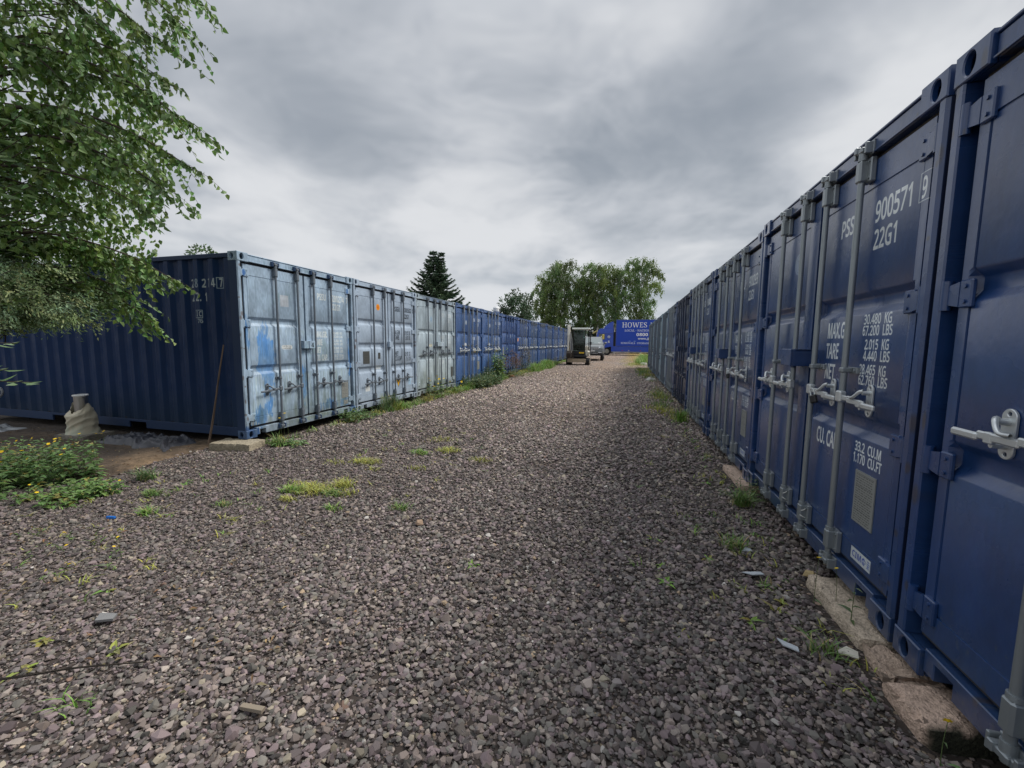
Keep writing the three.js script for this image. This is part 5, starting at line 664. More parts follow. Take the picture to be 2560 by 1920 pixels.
{ // pickup facing the camera
  const t = thing('pickup_truck', 'grey double cab pickup facing the camera behind the digger', 'pickup', L(-2.93, gy(-3, 35.2), 37.6), 0.03), grey = paint(0.16, 0.175, 0.18, 0.3);
  const prof = poly([[2.5, 0.5], [2.58, 0.72], [2.55, 0.98], [2.4, 1.12], [1.9, 1.2], [1.3, 1.25], [-2.6, 1.28], [-2.6, 0.55], [-1.95, 0.5], [-1.95, 0.55], [-1.9, 0.75], [-1.75, 0.92], [-1.5, 0.98], [-1.25, 0.92], [-1.1, 0.75], [-1.05, 0.5], [1.05, 0.45], [1.1, 0.75], [1.25, 0.92], [1.5, 0.98], [1.75, 0.92], [1.9, 0.75], [1.95, 0.5]].map(([z, y]) => [-z, y]));
  const lo = extrude(prof, 1.92, -0.96, 0.07); lo.rotateY(Math.PI / 2); const body = part('body', lo, grey, t);
  t.scale.y = 1.1; part('cab', hull([[-0.9, 1.25, 1.4], [0.9, 1.25, 1.4], [-0.9, 1.25, -1.1], [0.9, 1.25, -1.1], [-0.72, 1.79, 0.62], [0.72, 1.79, 0.62], [-0.72, 1.79, -0.8], [0.72, 1.79, -0.8], [-0.62, 1.86, 0.4], [0.62, 1.86, 0.4], [-0.62, 1.86, -0.7], [0.62, 1.86, -0.7]]), grey, t);
  part('windscreen', hull([[-0.8, 1.31, 1.325], [0.8, 1.31, 1.325], [-0.68, 1.76, 0.685], [0.68, 1.76, 0.685], [-0.8, 1.31, 1.3], [0.8, 1.31, 1.3], [-0.68, 1.76, 0.66], [0.68, 1.76, 0.66]]), new THREE.MeshPhysicalMaterial({ color: rgb(0.14, 0.18, 0.18), roughness: 0.08, clearcoat: 1, clearcoatRoughness: 0.03 }), t);  // glass colour lightened to carry the reflected sky
  for (const s of [-1, 1]) {
    part('side_window', hull([[s * 0.888, 1.32, 1.0], [s * 0.888, 1.32, -1.0], [s * 0.752, 1.73, 0.55], [s * 0.752, 1.73, -0.75], [s * 0.87, 1.32, 1.0], [s * 0.87, 1.32, -1.0], [s * 0.73, 1.73, 0.55], [s * 0.73, 1.73, -0.75]]), MV.glass, t);
    part('headlight', hull([[s * 0.56, 0.93, 2.56], [s * 0.9, 0.95, 2.46], [s * 0.56, 1.07, 2.52], [s * 0.92, 1.12, 2.3], [s * 0.56, 0.93, 2.5], [s * 0.9, 0.95, 2.36], [s * 0.56, 1.07, 2.44], [s * 0.92, 1.12, 2.2]]), MV.lamp, t);
    part('mirror', merge([cbox(s > 0 ? 0.96 : -1.16, s > 0 ? 1.16 : -0.96, 1.26, 1.46, 1.05, 1.17, 0.04), cbox(s > 0 ? 0.88 : -0.98, s > 0 ? 0.98 : -0.88, 1.26, 1.32, 1.06, 1.13, 0.015)]), grey, t);
    part('fog_trim', hull([[s * 0.52, 0.7, 2.59], [s * 0.86, 0.66, 2.56], [s * 0.86, 0.62, 2.56], [s * 0.56, 0.62, 2.59], [s * 0.52, 0.7, 2.62], [s * 0.86, 0.66, 2.6], [s * 0.86, 0.62, 2.6], [s * 0.56, 0.62, 2.62]]), MV.chrome, t);
    part('roof_rail', tube([V(s * 0.66, 1.83, 0.35), V(s * 0.68, 1.9, 0.25), V(s * 0.68, 1.9, -0.5), V(s * 0.66, 1.84, -0.62)], 0.018, 6), MV.alu, t);
    for (const z of [1.5, -1.5]) wheel(t, s * 0.82, 0.385, z, 0.385, 0.25, MV.alu);
  }
  const gr = part('grille', cbox(-0.55, 0.55, 0.86, 1.06, 2.5, 2.585, 0.015), MV.dark, t); for (const y of [0.9, 0.96, 1.02]) part('grille_bar', cbox(-0.53, 0.53, y - 0.012, y + 0.012, 2.586, 2.6, 0.004), MV.chrome, gr);
  const bc = canvas(64, 64), g = bc.getContext('2d'); g.fillStyle = '#2a3038'; g.fillRect(0, 0, 64, 64); g.strokeStyle = '#e2e6ea'; g.lineWidth = 6; g.beginPath(); g.arc(32, 32, 27, 0, 6.3); g.stroke(); g.lineWidth = 5; g.beginPath(); g.moveTo(20, 12); g.lineTo(32, 32); g.lineTo(44, 12); g.moveTo(10, 24); g.lineTo(22, 52); g.lineTo(32, 34); g.lineTo(42, 52); g.lineTo(54, 24); g.stroke();
  const bd = clean(new THREE.CylinderGeometry(0.11, 0.11, 0.02, 24)); bd.rotateX(Math.PI / 2); bd.translate(0, 0.96, 2.612); setUV(bd, (x, y) => [0.5 + x / 0.22, 0.5 + (y - 0.96) / 0.22]); part('badge', bd, std({ map: ctex(bc), roughness: 0.3, metalness: 0.3 }), gr);
  part('bumper', merge([cbox(-0.97, 0.97, 0.42, 0.6, 2.3, 2.6, 0.05), cbox(-0.5, 0.5, 0.6, 0.7, 2.5, 2.596, 0.01)]), MV.dark, t); part('bumper_trim', cbox(-0.5, 0.5, 0.585, 0.61, 2.6, 2.625, 0.006), MV.chrome, t);
  part('number_plate', box(-0.26, 0.26, 0.72, 0.83, 2.603, 2.615), std({ color: rgb(0.72, 0.72, 0.7), roughness: 0.5 }), t);
  part('wiper', rod(V(-0.5, 1.34, 1.33), V(0.1, 1.4, 1.26), 0.01, 0.008, 5), MV.dark, t);
  part('windscreen_sticker', hull([[0.45, 1.34, 1.312], [0.66, 1.34, 1.312], [0.45, 1.39, 1.242], [0.66, 1.39, 1.242], [0.45, 1.34, 1.3], [0.66, 1.34, 1.3]]), std({ color: rgb(0.7, 0.72, 0.72) }), t);
  part('cargo_bed', box(-0.8, 0.8, 1.2, 1.3, -2.55, -1.2), MV.dark, t);
}
{ // removal lorry, seen from its left side, cab to the left
  const t = thing('removal_lorry', 'blue removal lorry with white lettering on its box, across the end of the lane', 'lorry', L(-3.78, -0.06, 53)), BL = [0.01, 0.066, 0.48], blue = paint(...BL, 0.4), len = 8.6, x0 = 2.38, H0 = 1.16, H1 = 4.38;
  const c = canvas(1024, 384), g = c.getContext('2d'), pw = 1024 / len, ph = 384 / (H1 - H0);
  g.fillStyle = 'rgb(14,68,186)'; g.fillRect(0, 0, 1024, 384);
  const r = mulberry(4); for (let k = 0; k < 60; k++) { g.fillStyle = `rgba(${r() < 0.5 ? '20,48,140' : '50,84,186'},0.12)`; const x = r() * 1024; g.fillRect(x, 384 * r(), 2 + 10 * r(), 90 * r()); }
  const put = (s, x, y, h, w, f) => { g.font = `${f === 'serif' ? '' : 'bold '}${Math.round((h * ph) / 0.715)}px ${f}`; g.fillStyle = 'rgb(250,252,254)'; const m = g.measureText(s).width; g.save(); g.translate(x * 0.92 * pw, (H1 - y) * ph); g.scale((w * 0.92 * pw) / m, 1); g.fillText(s, 0, 0); g.restore(); };
  put('HOWES', 0.74, 3.45, 0.6, 3.25, 'serif'); put('I', 4.36, 3.45, 0.58, 0.18, 'serif'); put('LOCAL \u00b7 NATIONA', 1.1, 2.95, 0.25, 3.5, 'serif'); put('0800', 2.63, 2.4, 0.37, 1.5, 'sans-serif'); put('www.jjh', 2.86, 1.98, 0.22, 1.65, 'sans-serif'); put('REMOVALS \u00b7 STORAGE', 0.66, 1.42, 0.22, 3.68, 'serif');
  g.fillStyle = 'rgba(190,206,226,0.7)'; for (const x of [1.5, 2.1]) { g.fillRect(x * pw, (H1 - 1.76) * ph, 0.3 * pw, 5); g.fillRect((x + 0.08) * pw, (H1 - 1.82) * ph, 0.16 * pw, 5); }
  const sideTex = ctex(c); sideTex.wrapS = sideTex.wrapT = THREE.ClampToEdgeWrapping;
  const bx = part('cargo_box', merge([cbox(x0, x0 + len, H0, H1, -2.5, -0.02, 0.03)]), blue, t);
  part('side_panel', setUV(box(x0 + 0.05, x0 + len - 0.05, H0 + 0.03, H1 - 0.06, -0.019, -0.006), (x, y) => [(x - x0) / len, (y - H0) / (H1 - H0)]), std({ map: sideTex, roughness: 0.4 }), bx);
  part('edge_trim', merge([cbox(x0 - 0.01, x0 + len + 0.01, H1 - 0.05, H1 + 0.012, -0.03, 0.006, 0.006), cbox(x0 - 0.012, x0 + 0.045, H0, H1 - 0.055, -0.03, 0.006, 0.006), cbox(x0, x0 + len, H0 - 0.03, H0 + 0.02, -0.03, 0.004, 0.005)]), paint(0.05, 0.09, 0.36, 0.45), bx);
  const sk = part('side_skirt', cbox(x0 - 0.55, x0 + 4.9, 0.46, H0 - 0.04, -0.5, -0.03, 0.02), blue, t); part('side_skirt', cbox(x0 + 7, x0 + len, 0.46, H0 - 0.04, -0.5, -0.03, 0.02), blue, t);
  part('skirt_rail', cbox(x0 - 0.5, x0 + 4.9, 0.36, 0.45, -0.4, -0.04, 0.02), MV.alu, t); for (const x of [0.75, 2.9]) part('side_marker', box(x0 + x, x0 + x + 0.16, 0.58, 0.63, -0.029, -0.018), std({ color: rgb(0.5, 0.06, 0.03), roughness: 0.4 }), sk); part('fuel_cap', rod(V(x0 + 1.6, 0.6, -0.03), V(x0 + 1.6, 0.6, -0.01), 0.07, 0.07, 12), MV.alu, sk);
  part('chassis', merge([box(0.5, x0 + len, 0.75, 1.05, -2.0, -1.6), box(0.5, x0 + len, 0.75, 1.05, -0.9, -0.51), box(2.1, 2.37, 1.06, 2.9, -2.2, -0.3)]), MV.dark, t);
  const cab = part('cab', hull([[0.0, 1.2, -0.06], [0.0, 1.2, -2.44], [-0.04, 2.1, -0.06], [-0.04, 2.1, -2.44], [0.14, 3.0, -0.1], [0.14, 3.0, -2.4], [0.45, 3.32, -0.12], [0.45, 3.32, -2.38], [2.06, 3.36, -0.1], [2.06, 3.36, -2.4], [2.08, 1.14, -0.04], [2.08, 1.14, -2.46], [0.05, 0.75, -0.06], [0.05, 0.75, -2.44], [0.35, 0.75, -0.05], [0.35, 0.75, -2.45]]), blue, t);
  part('side_window', hull([[0.2, 2.0, -0.045], [1.05, 1.96, -0.04], [0.34, 2.62, -0.07], [1.02, 2.62, -0.07], [0.2, 2.0, -0.09], [1.05, 1.96, -0.09], [0.34, 2.62, -0.11], [1.02, 2.62, -0.11]]), MV.glass, cab); part('windscreen', hull([[-0.05, 2.05, -0.25], [-0.05, 2.05, -2.25], [0.1, 2.9, -0.25], [0.1, 2.9, -2.25], [0.0, 2.05, -0.25], [0.0, 2.05, -2.25], [0.15, 2.9, -0.25], [0.15, 2.9, -2.25]]), MV.glass, cab);
  part('roof_seam', cbox(0.15, 2.07, 2.66, 2.7, -0.09, -0.03, 0.006), paint(0.012, 0.03, 0.2, 0.5), cab);
  part('air_deflector', hull([[0.85, 3.36, -0.3], [0.85, 3.36, -2.2], [1.6, 4.05, -0.3], [1.6, 4.05, -2.2], [1.98, 4.2, -0.28], [1.98, 4.2, -2.22], [2.03, 3.37, -0.22], [2.03, 3.37, -2.28], [1.1, 3.68, -0.32], [1.1, 3.68, -2.18]]), blue, t);
  part('sun_visor', hull([[-0.5, 2.68, -0.1], [-0.5, 2.68, -2.4], [-0.42, 2.86, -0.1], [-0.42, 2.86, -2.4], [0.0, 2.96, -0.1], [0.0, 2.96, -2.4], [0.02, 3.1, -0.1], [0.02, 3.1, -2.4]]), std({ color: rgb(0.66, 0.6, 0.22), roughness: 0.35 }), cab);
  part('beacon', merge([rod(V(-0.5, 2.9, -0.2), V(-0.5, 3.12, -0.2), 0.09, 0.07, 10), rod(V(-0.5, 2.7, -0.2), V(-0.5, 2.9, -0.2), 0.03, 0.03, 6)]), std({ color: rgb(0.5, 0.5, 0.48), roughness: 0.5 }), cab);
  part('mirror', merge([cbox(0.72, 0.98, 1.95, 2.6, 0.06, 0.2, 0.05), rod(V(0.8, 2.5, -0.06), V(0.82, 2.5, 0.1), 0.02, 0.02, 6)]), std({ color: rgb(0.68, 0.56, 0.14), roughness: 0.4 }), cab);
  const em = canvas(64, 64), eg = em.getContext('2d'); eg.fillStyle = 'rgb(28,62,172)'; eg.fillRect(0, 0, 64, 64); eg.fillStyle = '#cdd6e2'; eg.beginPath(); eg.arc(32, 32, 29, 0, 6.3); eg.fill(); eg.fillStyle = '#4a6aa8'; eg.beginPath(); eg.arc(32, 34, 15, 0, 6.3); eg.fill(); eg.fillStyle = '#cdd6e2'; eg.fillRect(27, 24, 10, 14);
  const disc = rod(V(1.53, 2.28, -0.046), V(1.53, 2.28, -0.03), 0.18, 0.18, 24); setUV(disc, (x, y) => [0.5 + (x - 1.53) / 0.36, 0.5 + (y - 2.28) / 0.36]); part('emblem', disc, std({ map: ctex(em), roughness: 0.5 }), cab);
  part('emblem', merge([hull([[1.4, 1.55, -0.045], [1.66, 1.55, -0.045], [1.4, 1.64, -0.045], [1.66, 1.64, -0.045], [1.4, 1.55, -0.03], [1.66, 1.55, -0.03], [1.4, 1.64, -0.03], [1.66, 1.64, -0.03]]), hull([[1.42, 1.66, -0.045], [1.64, 1.66, -0.045], [1.46, 1.8, -0.047], [1.6, 1.8, -0.047], [1.53, 1.88, -0.047], [1.42, 1.66, -0.032], [1.64, 1.66, -0.032], [1.53, 1.88, -0.034]])]), std({ color: rgb(0.6, 0.65, 0.72), roughness: 0.5 }), cab);
  for (const z of [-0.32, -2.18]) { wheel2(t, 1.3, z); wheel2(t, x0 + 5.9, z); }
  function wheel2(p, x, z) { const q = new THREE.Group(); wheel(q, 0, 0, 0, 0.5, 0.3, std({ color: rgb(0.42, 0.4, 0.34), roughness: 0.6 })); const w = q.children[0]; w.rotation.y = Math.PI / 2; w.position.set(x, 0.5, z); p.add(w); }
}
// ---------------------------------------------------------------- things standing and lying about
const concTex = dtex(256, (x, y) => { const q = 0.8 + 0.28 * pfbm(x / 256, y / 256, 12, 5) + 0.22 * pfbm(x / 256, y / 256, 64, 2); return [q, q * 0.97, q * 0.93]; });
const conc = (r, g, b) => std({ color: rgb(r, g, b), map: concTex, roughness: 0.95, bumpMap: TEX.fine, bumpScale: 0.016 });
function rough(x0, x1, y0, y1, d0, d1, seed, amt = 0.012, cut = []) { // worn block with an uneven surface
  const w = x1 - x0, h = y1 - y0, l = d1 - d0, g0 = new THREE.BoxGeometry(w, h, l, Math.max(3, Math.round(w / 0.03)), Math.max(2, Math.round(h / 0.03)), Math.max(4, Math.round(l / 0.03))), p = g0.attributes.position;
  for (let i = 0; i < p.count; i++) {
    let x = p.getX(i), y = p.getY(i), z = p.getZ(i); const ex = Math.abs(x) / (w / 2) > 0.98, ey = Math.abs(y) / (h / 2) > 0.98, ez = Math.abs(z) / (l / 2) > 0.98, e = ex + ey + ez;
    const n = vn(x * 22 + seed, z * 22 + y * 17), n2 = vn(x * 7 + seed * 2, z * 7 + 3); const k = amt * (e > 1 ? 1.1 : 0.35);
    x += -Math.sign(x) * k * (0.6 + n) * ex; y += -Math.sign(y) * k * (0.5 + n) * ey + amt * 0.35 * n2; z += -Math.sign(z) * k * (0.8 + n + n2) * ez;
    for (const [cx, cz, cr] of cut) { const dd = Math.hypot(x - cx, z - cz); if (dd < cr && y > -h * 0.2) y -= (cr - dd) * 0.6; }
    p.setXYZ(i, x, y, z);
  }
  g0.computeVertexNormals(); g0.translate((x0 + x1) / 2, (y0 + y1) / 2, -(d0 + d1) / 2); return boxUV(toCreasedNormals(clean(g0), 0.7), 3);
}
function block(name, label, x0, x1, y0, y1, d0, d1, seed, mat, turn = 0, amt, cut, cat = 'kerbstone', group) { const c = V((x0 + x1) / 2, y0, -(d0 + d1) / 2), g = rough(x0, x1, y0, y1, d0, d1, seed, amt, cut); g.translate(-c.x, -c.y, -c.z); const m = solo(name, g, mat, c, label, cat, group); m.rotation.y = turn; return m; }
const pink = conc(0.68, 0.52, 0.42), tan = conc(0.46, 0.41, 0.31), grey = conc(0.3, 0.28, 0.24);
block('kerbstone', 'long pale kerbstone under the corner between the two nearest right containers', 1.15, 1.46, -0.13, 0.004, 2.28, 2.9, 3, conc(0.64, 0.54, 0.43), 0.03, 0.014, [], 'kerbstone', 'concrete packing under the right containers');
block('kerbstone', 'short broken kerbstone wedged behind the largest one, by the nearest container corner', 1.16, 1.4, -0.13, -0.004, 2.06, 2.27, 7, conc(0.58, 0.45, 0.36), -0.05, 0.022, [[-0.05, 0.02, 0.07]], 'kerbstone', 'concrete packing under the right containers');
{ const m = block('kerbstone', 'largest pinkish kerbstone, nearest the camera, with a dark end', 1.13, 1.42, -0.17, 0.008, 1.8, 2.05, 11, conc(1, 1, 1), 0.1, 0.014, [], 'kerbstone', 'concrete packing under the right containers');
  const q = m.geometry.attributes.position, c = new Float32Array(q.count * 3); for (let i = 0; i < q.count; i++) { const e = smoothstep(q.getZ(i) + 0.02 * vn(q.getX(i) * 30, q.getY(i) * 30), 0.085, 0.115), o = [[0.68, 0.03], [0.51, 0.032], [0.41, 0.018]]; o.forEach((w, k) => { c[3 * i + k] = lerp(w[0], w[1], e); }); } m.geometry.setAttribute('color', new THREE.BufferAttribute(c, 3)); m.material.vertexColors = true; }  // vertex colours turn much darker towards the near end
block('kerbstone', 'pinkish kerbstone under the corner of container 900571 and the next one along', 1.17, 1.42, -0.13, -0.006, 4.6, 5.35, 13, pink, 0.02, 0.012, [], 'kerbstone', 'concrete packing under the right containers');
block('concrete_block', 'sandy concrete block under the front corner of the nearest left container', -5.46, -4.86, -0.1, 0.04, 4.2, 4.52, 17, tan, 0.18, 0.008, [], 'block');
block('concrete_slab', 'dark square slab under the bagged metal pot beside the blue container side', -8.08, -7.52, -0.08, 0.03, 3.92, 4.34, 19, grey, 0.05, 0.008, [], 'slab');
{ // metal pot wrapped in a sack
  const c = L(-7.82, 0.03, 4.12), t = thing('metal_pot', 'shiny metal cylinder with white rim, wrapped in a pale sack beside the blue container side', 'pot', c), r = mulberry(3); t.scale.set(0.72, 1, 0.72);
  part('pot', clean(new THREE.LatheGeometry([[0, 0.04], [0.1, 0.04], [0.108, 0.06], [0.108, 0.55], [0.118, 0.555], [0.118, 0.565], [0.1, 0.565], [0.1, 0.1]].map((p) => new THREE.Vector2(...p)), 32)), std({ color: rgb(0.5, 0.48, 0.45), metalness: 0.85, roughness: 0.3, bumpMap: TEX.fine, bumpScale: 0.002 }), t);
  part('rim', clean(new THREE.TorusGeometry(0.114, 0.013, 8, 36).rotateX(Math.PI / 2).translate(0, 0.565, 0)), std({ color: rgb(0.75, 0.75, 0.72), roughness: 0.5 }), t);
  const nu = 72, nv = 22, pos = [], col = [], ix = [];
  for (let j = 0; j <= nv; j++) for (let i = 0; i <= nu; i++) { const a = (i / nu) * 6.2832, v = j / nv, ax = Math.cos(a), az = Math.sin(a); let rad = 0.185 + 0.028 * Math.sin(v * 2.6) + 0.06 * Math.pow(1 - v, 5); const sq = Math.pow(Math.pow(Math.abs(ax), 4) + Math.pow(Math.abs(az), 4), -0.25); rad *= lerp(1, sq, 0.55);
    const fold = 1 - Math.abs(vn(ax * 1.9 + 9, az * 1.9 + v * 1.1)), f2 = 1 - Math.abs(vn(ax * 1.3 - v * 4.5, az * 1.3 + v * 3.1 + 30)), f = vn(ax * 3 + 4, v * 4); rad += 0.02 * (fold ** 2 - 0.4) + 0.022 * (f2 ** 2 - 0.4) + 0.02 * vn(ax * 1.7 + 3, az * 1.7 + v * 2.2); const ear = Math.pow(Math.abs(ax), 6), top = smoothstep(v, 0.75, 1) * (0.09 * ear - 0.05 * (1 - ear) + 0.03 * vn(ax * 3, az * 3)); if (v > 0.75) rad *= 1 - 0.25 * (v - 0.75) * 4 * (1 - ear); pos.push(ax * rad, 0.37 * v + top, az * rad);
    const g = clamp(0.5 - 1.3 * v + 0.5 * vn(ax * 3, az * 3 + v * 4), 0, 1); col.push(lerp(0.6, 0.42, g), lerp(0.54, 0.47, g), lerp(0.4, 0.36, g)); }
  for (let j = 0; j < nv; j++) for (let i = 0; i < nu; i++) { const a = j * (nu + 1) + i; ix.push(a, a + nu + 1, a + 1, a + 1, a + nu + 1, a + nu + 2); }
  const g = new THREE.BufferGeometry(); g.setAttribute('position', new THREE.Float32BufferAttribute(pos, 3)); g.setAttribute('color', new THREE.Float32BufferAttribute(col, 3)); g.setIndex(ix); g.computeVertexNormals(); part('sack', g, std({ vertexColors: true, bumpMap: TEX.fine, bumpScale: 0.002, roughness: 0.8, side: THREE.DoubleSide }), t);
}
{ // crumpled tarpaulin, with a second scrap and a hose loop further left
  const sheet = (name, label, cat, x0, x1, d0, d1, seed, mat, amp) => { const nx = 60, nd = 30, pos = [], ix = []; for (let j = 0; j <= nd; j++) for (let i = 0; i <= nx; i++) { const u = i / nx, v = j / nd, e = Math.min(u, 1 - u, v, 1 - v), x = lerp(x0, x1, u) + 0.08 * vn(v * 5 + seed, 2) * (u < 0.1 || u > 0.9 ? 1 : 0.3), d = lerp(d0, d1, v) + 0.07 * vn(u * 6 + seed, 7); const rid = 1 - Math.abs(vn(u * 9 + seed, v * 5 + u * 3)), rid2 = 1 - Math.abs(vn(u * 21 + 4, v * 11 + seed)); pos.push(x, gy(x, d) + 0.035 + (amp * rid * rid + amp * 0.5 * rid2 * rid2) * Math.min(1, e * 7) - (e < 0.01 ? 0.01 : 0), -d); } for (let j = 0; j < nd; j++) for (let i = 0; i < nx; i++) { const a = j * (nx + 1) + i; ix.push(a, a + 1, a + nx + 1, a + 1, a + nx + 2, a + nx + 1); } const g = new THREE.BufferGeometry(), c = L((x0 + x1) / 2, 0, (d0 + d1) / 2); g.setAttribute('position', new THREE.Float32BufferAttribute(pos, 3)); g.setIndex(ix); g.computeVertexNormals(); g.translate(-c.x, 0, -c.z); return solo(name, g, mat, c, label, cat); };
  sheet('tarpaulin', 'dark crumpled plastic sheet lying on the earth beside the blue container side', 'sheet', -7.35, -5.82, 3.88, 4.36, 5, std({ color: rgb(0.05, 0.052, 0.062), roughness: 0.45 }), 0.07);
  sheet('plastic_sheet', 'pale scrap of plastic sheet on the ground at the far left, under the trees', 'sheet', -10.6, -9.4, 3.7, 4.2, 15, std({ color: rgb(0.32, 0.33, 0.33), roughness: 0.5 }), 0.06);
  solo('hose', tube([V(-0.9, -0.1, 0), V(-0.4, 0.02, 0.03), V(-0.12, 0.1, 0.0), V(0.04, 0.2, 0), V(0.0, 0.3, 0), V(-0.12, 0.3, 0.02), V(-0.2, 0.2, 0.03), V(-0.5, 0.14, 0.06), V(-1.0, 0.1, 0.1)], 0.022, 10, 60).scale(0.8, 0.8, 0.8), std({ color: rgb(0.2, 0.21, 0.22), roughness: 0.6 }), L(-10.0, 0.36, 4.25), 'grey looped hose end against the blue container side at the far left', 'hose');
}
solo('wooden_stick', taper([V(0, -0.02, 0), V(0.1, 0.45, -0.03), V(0.19, 0.95, -0.06), V(0.3, 1.4, -0.07)], 0.015, 0.008, 8), std({ color: rgb(0.34, 0.24, 0.17), map: barkTex, roughness: 0.9 }), L(-5.66, -0.03, 4.34), 'thin brown stick leaning against the blue container side by its front corner', 'stick');
solo('plywood_sheet', cbox(-0.35, 0.35, 0, 1.25, -0.01, 0.01, 0.003).rotateX(-0.12), std({ color: rgb(0.46, 0.36, 0.2), map: concTex, roughness: 0.85 }), L(-5.28, -0.06, 36.75), 'pale wooden board leaning at the far end of the left row behind the digger', 'board');
{
  const t = thing('roof_lamp', 'small white box with a dark lens on the roof edge of a blue left container', 'floodlight', L(-5.28, 2.655, 16.5)), w = std({ color: rgb(0.72, 0.73, 0.73), roughness: 0.4 });
  part('housing', cbox(-0.1, 0.1, 0, 0.24, -0.22, 0.22, 0.05), w, t); part('lens', cbox(0.1, 0.112, 0.06, 0.17, -0.2, -0.02, 0.004), MV.dark, t); part('foot', cbox(-0.05, 0.05, -0.03, 0.0, -0.1, 0.1, 0.004), MV.steel, t);
}
solo('white_panel', hull([[-0.06, 0, -0.16], [0.06, 0, -0.16], [-0.06, 0, 0.16], [0.06, 0, 0.16], [-0.05, 0.035, -0.14], [0.05, 0.03, -0.14], [-0.05, 0.03, 0.14], [0.05, 0.02, 0.14]]), std({ color: rgb(0.7, 0.72, 0.72), roughness: 0.6 }), L(-5.36, 2.63, 11.25), 'flat white scrap lying on the roof edge of the chalky pale container', 'panel');
function padlock(pos, turn, label, group, body = [0.012, 0.012, 0.014]) { const t = thing('padlock', label, 'padlock', pos, turn, group); part('body', cbox(-0.025, 0.025, -0.055, 0, -0.012, 0.012, 0.006), std({ color: rgb(...body), roughness: 0.45 }), t); part('shackle', tube([V(-0.016, -0.002, 0), V(-0.016, 0.03, 0), V(-0.008, 0.044, 0), V(0.008, 0.044, 0), V(0.016, 0.03, 0), V(0.016, -0.002, 0)], 0.0042, 8, 24), M.zinc, t); t.rotation.z = 0.35; return t; }
const onR = (i, lx, y, z) => { const p = rightPos(i); return V(p.x - z, p.y + y, p.z + lx); }, onL = (i, lx, y, z) => { const p = leftPos(i); return V(p.x + z, p.y + y, p.z - lx); };
padlock(onR(0, 0.29, 1.085, 0.048), -Math.PI / 2 + 0.3, 'black padlock hanging from the inner handle of the container numbered 900571');
padlock(onL(3, 0.28, 1.08, 0.048), Math.PI / 2, 'brassy padlock on the handle of the first blue left container, beside the pale grey one', null, [0.35, 0.26, 0.08]);
padlock(onL(4, 0.28, 1.08, 0.048), Math.PI / 2, 'brassy padlock on the handle of the blue container with the roof box', null, [0.35, 0.26, 0.08]);
padlock(onR(1, 0.29, 1.085, 0.048), -Math.PI / 2 + 0.3, 'black padlock on container 900293, farther from the camera than the one on 900571');

// litter: shards, stones, wood
const scrap = (name, label, cat, x, d, pts, mat, yaw = 0, group) => { const m = solo(name, hull(pts), mat, L(x, gy(x, d) + 0.022, d), label, cat, group); m.rotation.y = yaw; return m; };
const shardPts = (a, b, t = 0.006) => [[-a, 0, -b], [a * 0.8, 0.004, -b * 0.7], [a, 0, b * 0.4], [-a * 0.3, 0.006, b], [-a, t, -b], [a * 0.8, t + 0.004, -b * 0.7], [a, t, b * 0.4], [-a * 0.3, t + 0.006, b]], whitePl = std({ color: rgb(0.5, 0.54, 0.57), roughness: 0.45 });
scrap('plastic_shard', 'long pale plastic shard on the gravel beside container 900571', 'shard', 0.85, 2.88, shardPts(0.065, 0.022), whitePl, 0.3); scrap('plastic_shard', 'small white plastic shard on the gravel, farther out than the long one', 'shard', 0.9, 3.22, shardPts(0.035, 0.03), whitePl, 1.2); scrap('plastic_shard', 'pale grey shard on the gravel close to the pale kerbstone', 'shard', 0.82, 2.2, shardPts(0.05, 0.022), whitePl, -0.5);
scrap('plastic_shard', 'white torn scrap beside the broken kerbstone at the nearest corner', 'shard', 1.09, 2.22, shardPts(0.045, 0.04), std({ color: rgb(0.6, 0.57, 0.48), roughness: 0.7 }), 0.8);
scrap('yellow_stone', 'smooth yellowish stone on the gravel at the foot of container 900571', 'stone', 1.2, 2.98, [[-0.05, 0, 0], [0.05, 0, 0.01], [0, 0.02, 0.03], [0, 0.02, -0.03], [0.03, 0.024, 0], [-0.03, 0.024, 0], [0, 0, 0.035], [0, 0, -0.035]], std({ color: rgb(0.45, 0.34, 0.17), roughness: 0.8 }), 0.4);
scrap('tan_stone', 'tan stone lying in a dusty patch near the middle of the lane', 'stone', -1.58, 2.9, [[-0.04, 0, 0], [0.04, 0, 0.01], [0, 0.02, 0.03], [0.01, 0.022, -0.03], [0.02, 0.03, 0], [-0.02, 0.028, 0], [0, 0, 0.035], [0, 0, -0.035]], std({ color: rgb(0.36, 0.25, 0.17), roughness: 0.85 }));
scrap('pale_rock', 'pale rock lying by the grass at the foot of the right row, nearer one', 'rock', 1.0, 17.8, [[-0.2, 0, -0.1], [0.18, 0, -0.12], [0.2, 0, 0.1], [-0.15, 0, 0.13], [-0.1, 0.13, -0.05], [0.1, 0.1, 0.02], [-0.05, 0.12, 0.06]], std({ color: rgb(0.55, 0.53, 0.48), roughness: 0.85, bumpMap: TEX.fine, bumpScale: 0.01 }), 0.4);
scrap('pale_rock', 'pale flat rock by the grass at the far end of the right row', 'rock', 1.2, 31, [[-0.25, 0, -0.1], [0.22, 0, -0.12], [0.24, 0, 0.1], [-0.2, 0, 0.13], [-0.2, 0.16, -0.05], [0.2, 0.15, 0.02], [-0.15, 0.17, 0.06]], std({ color: rgb(0.6, 0.58, 0.52), roughness: 0.85 }), 0.2);
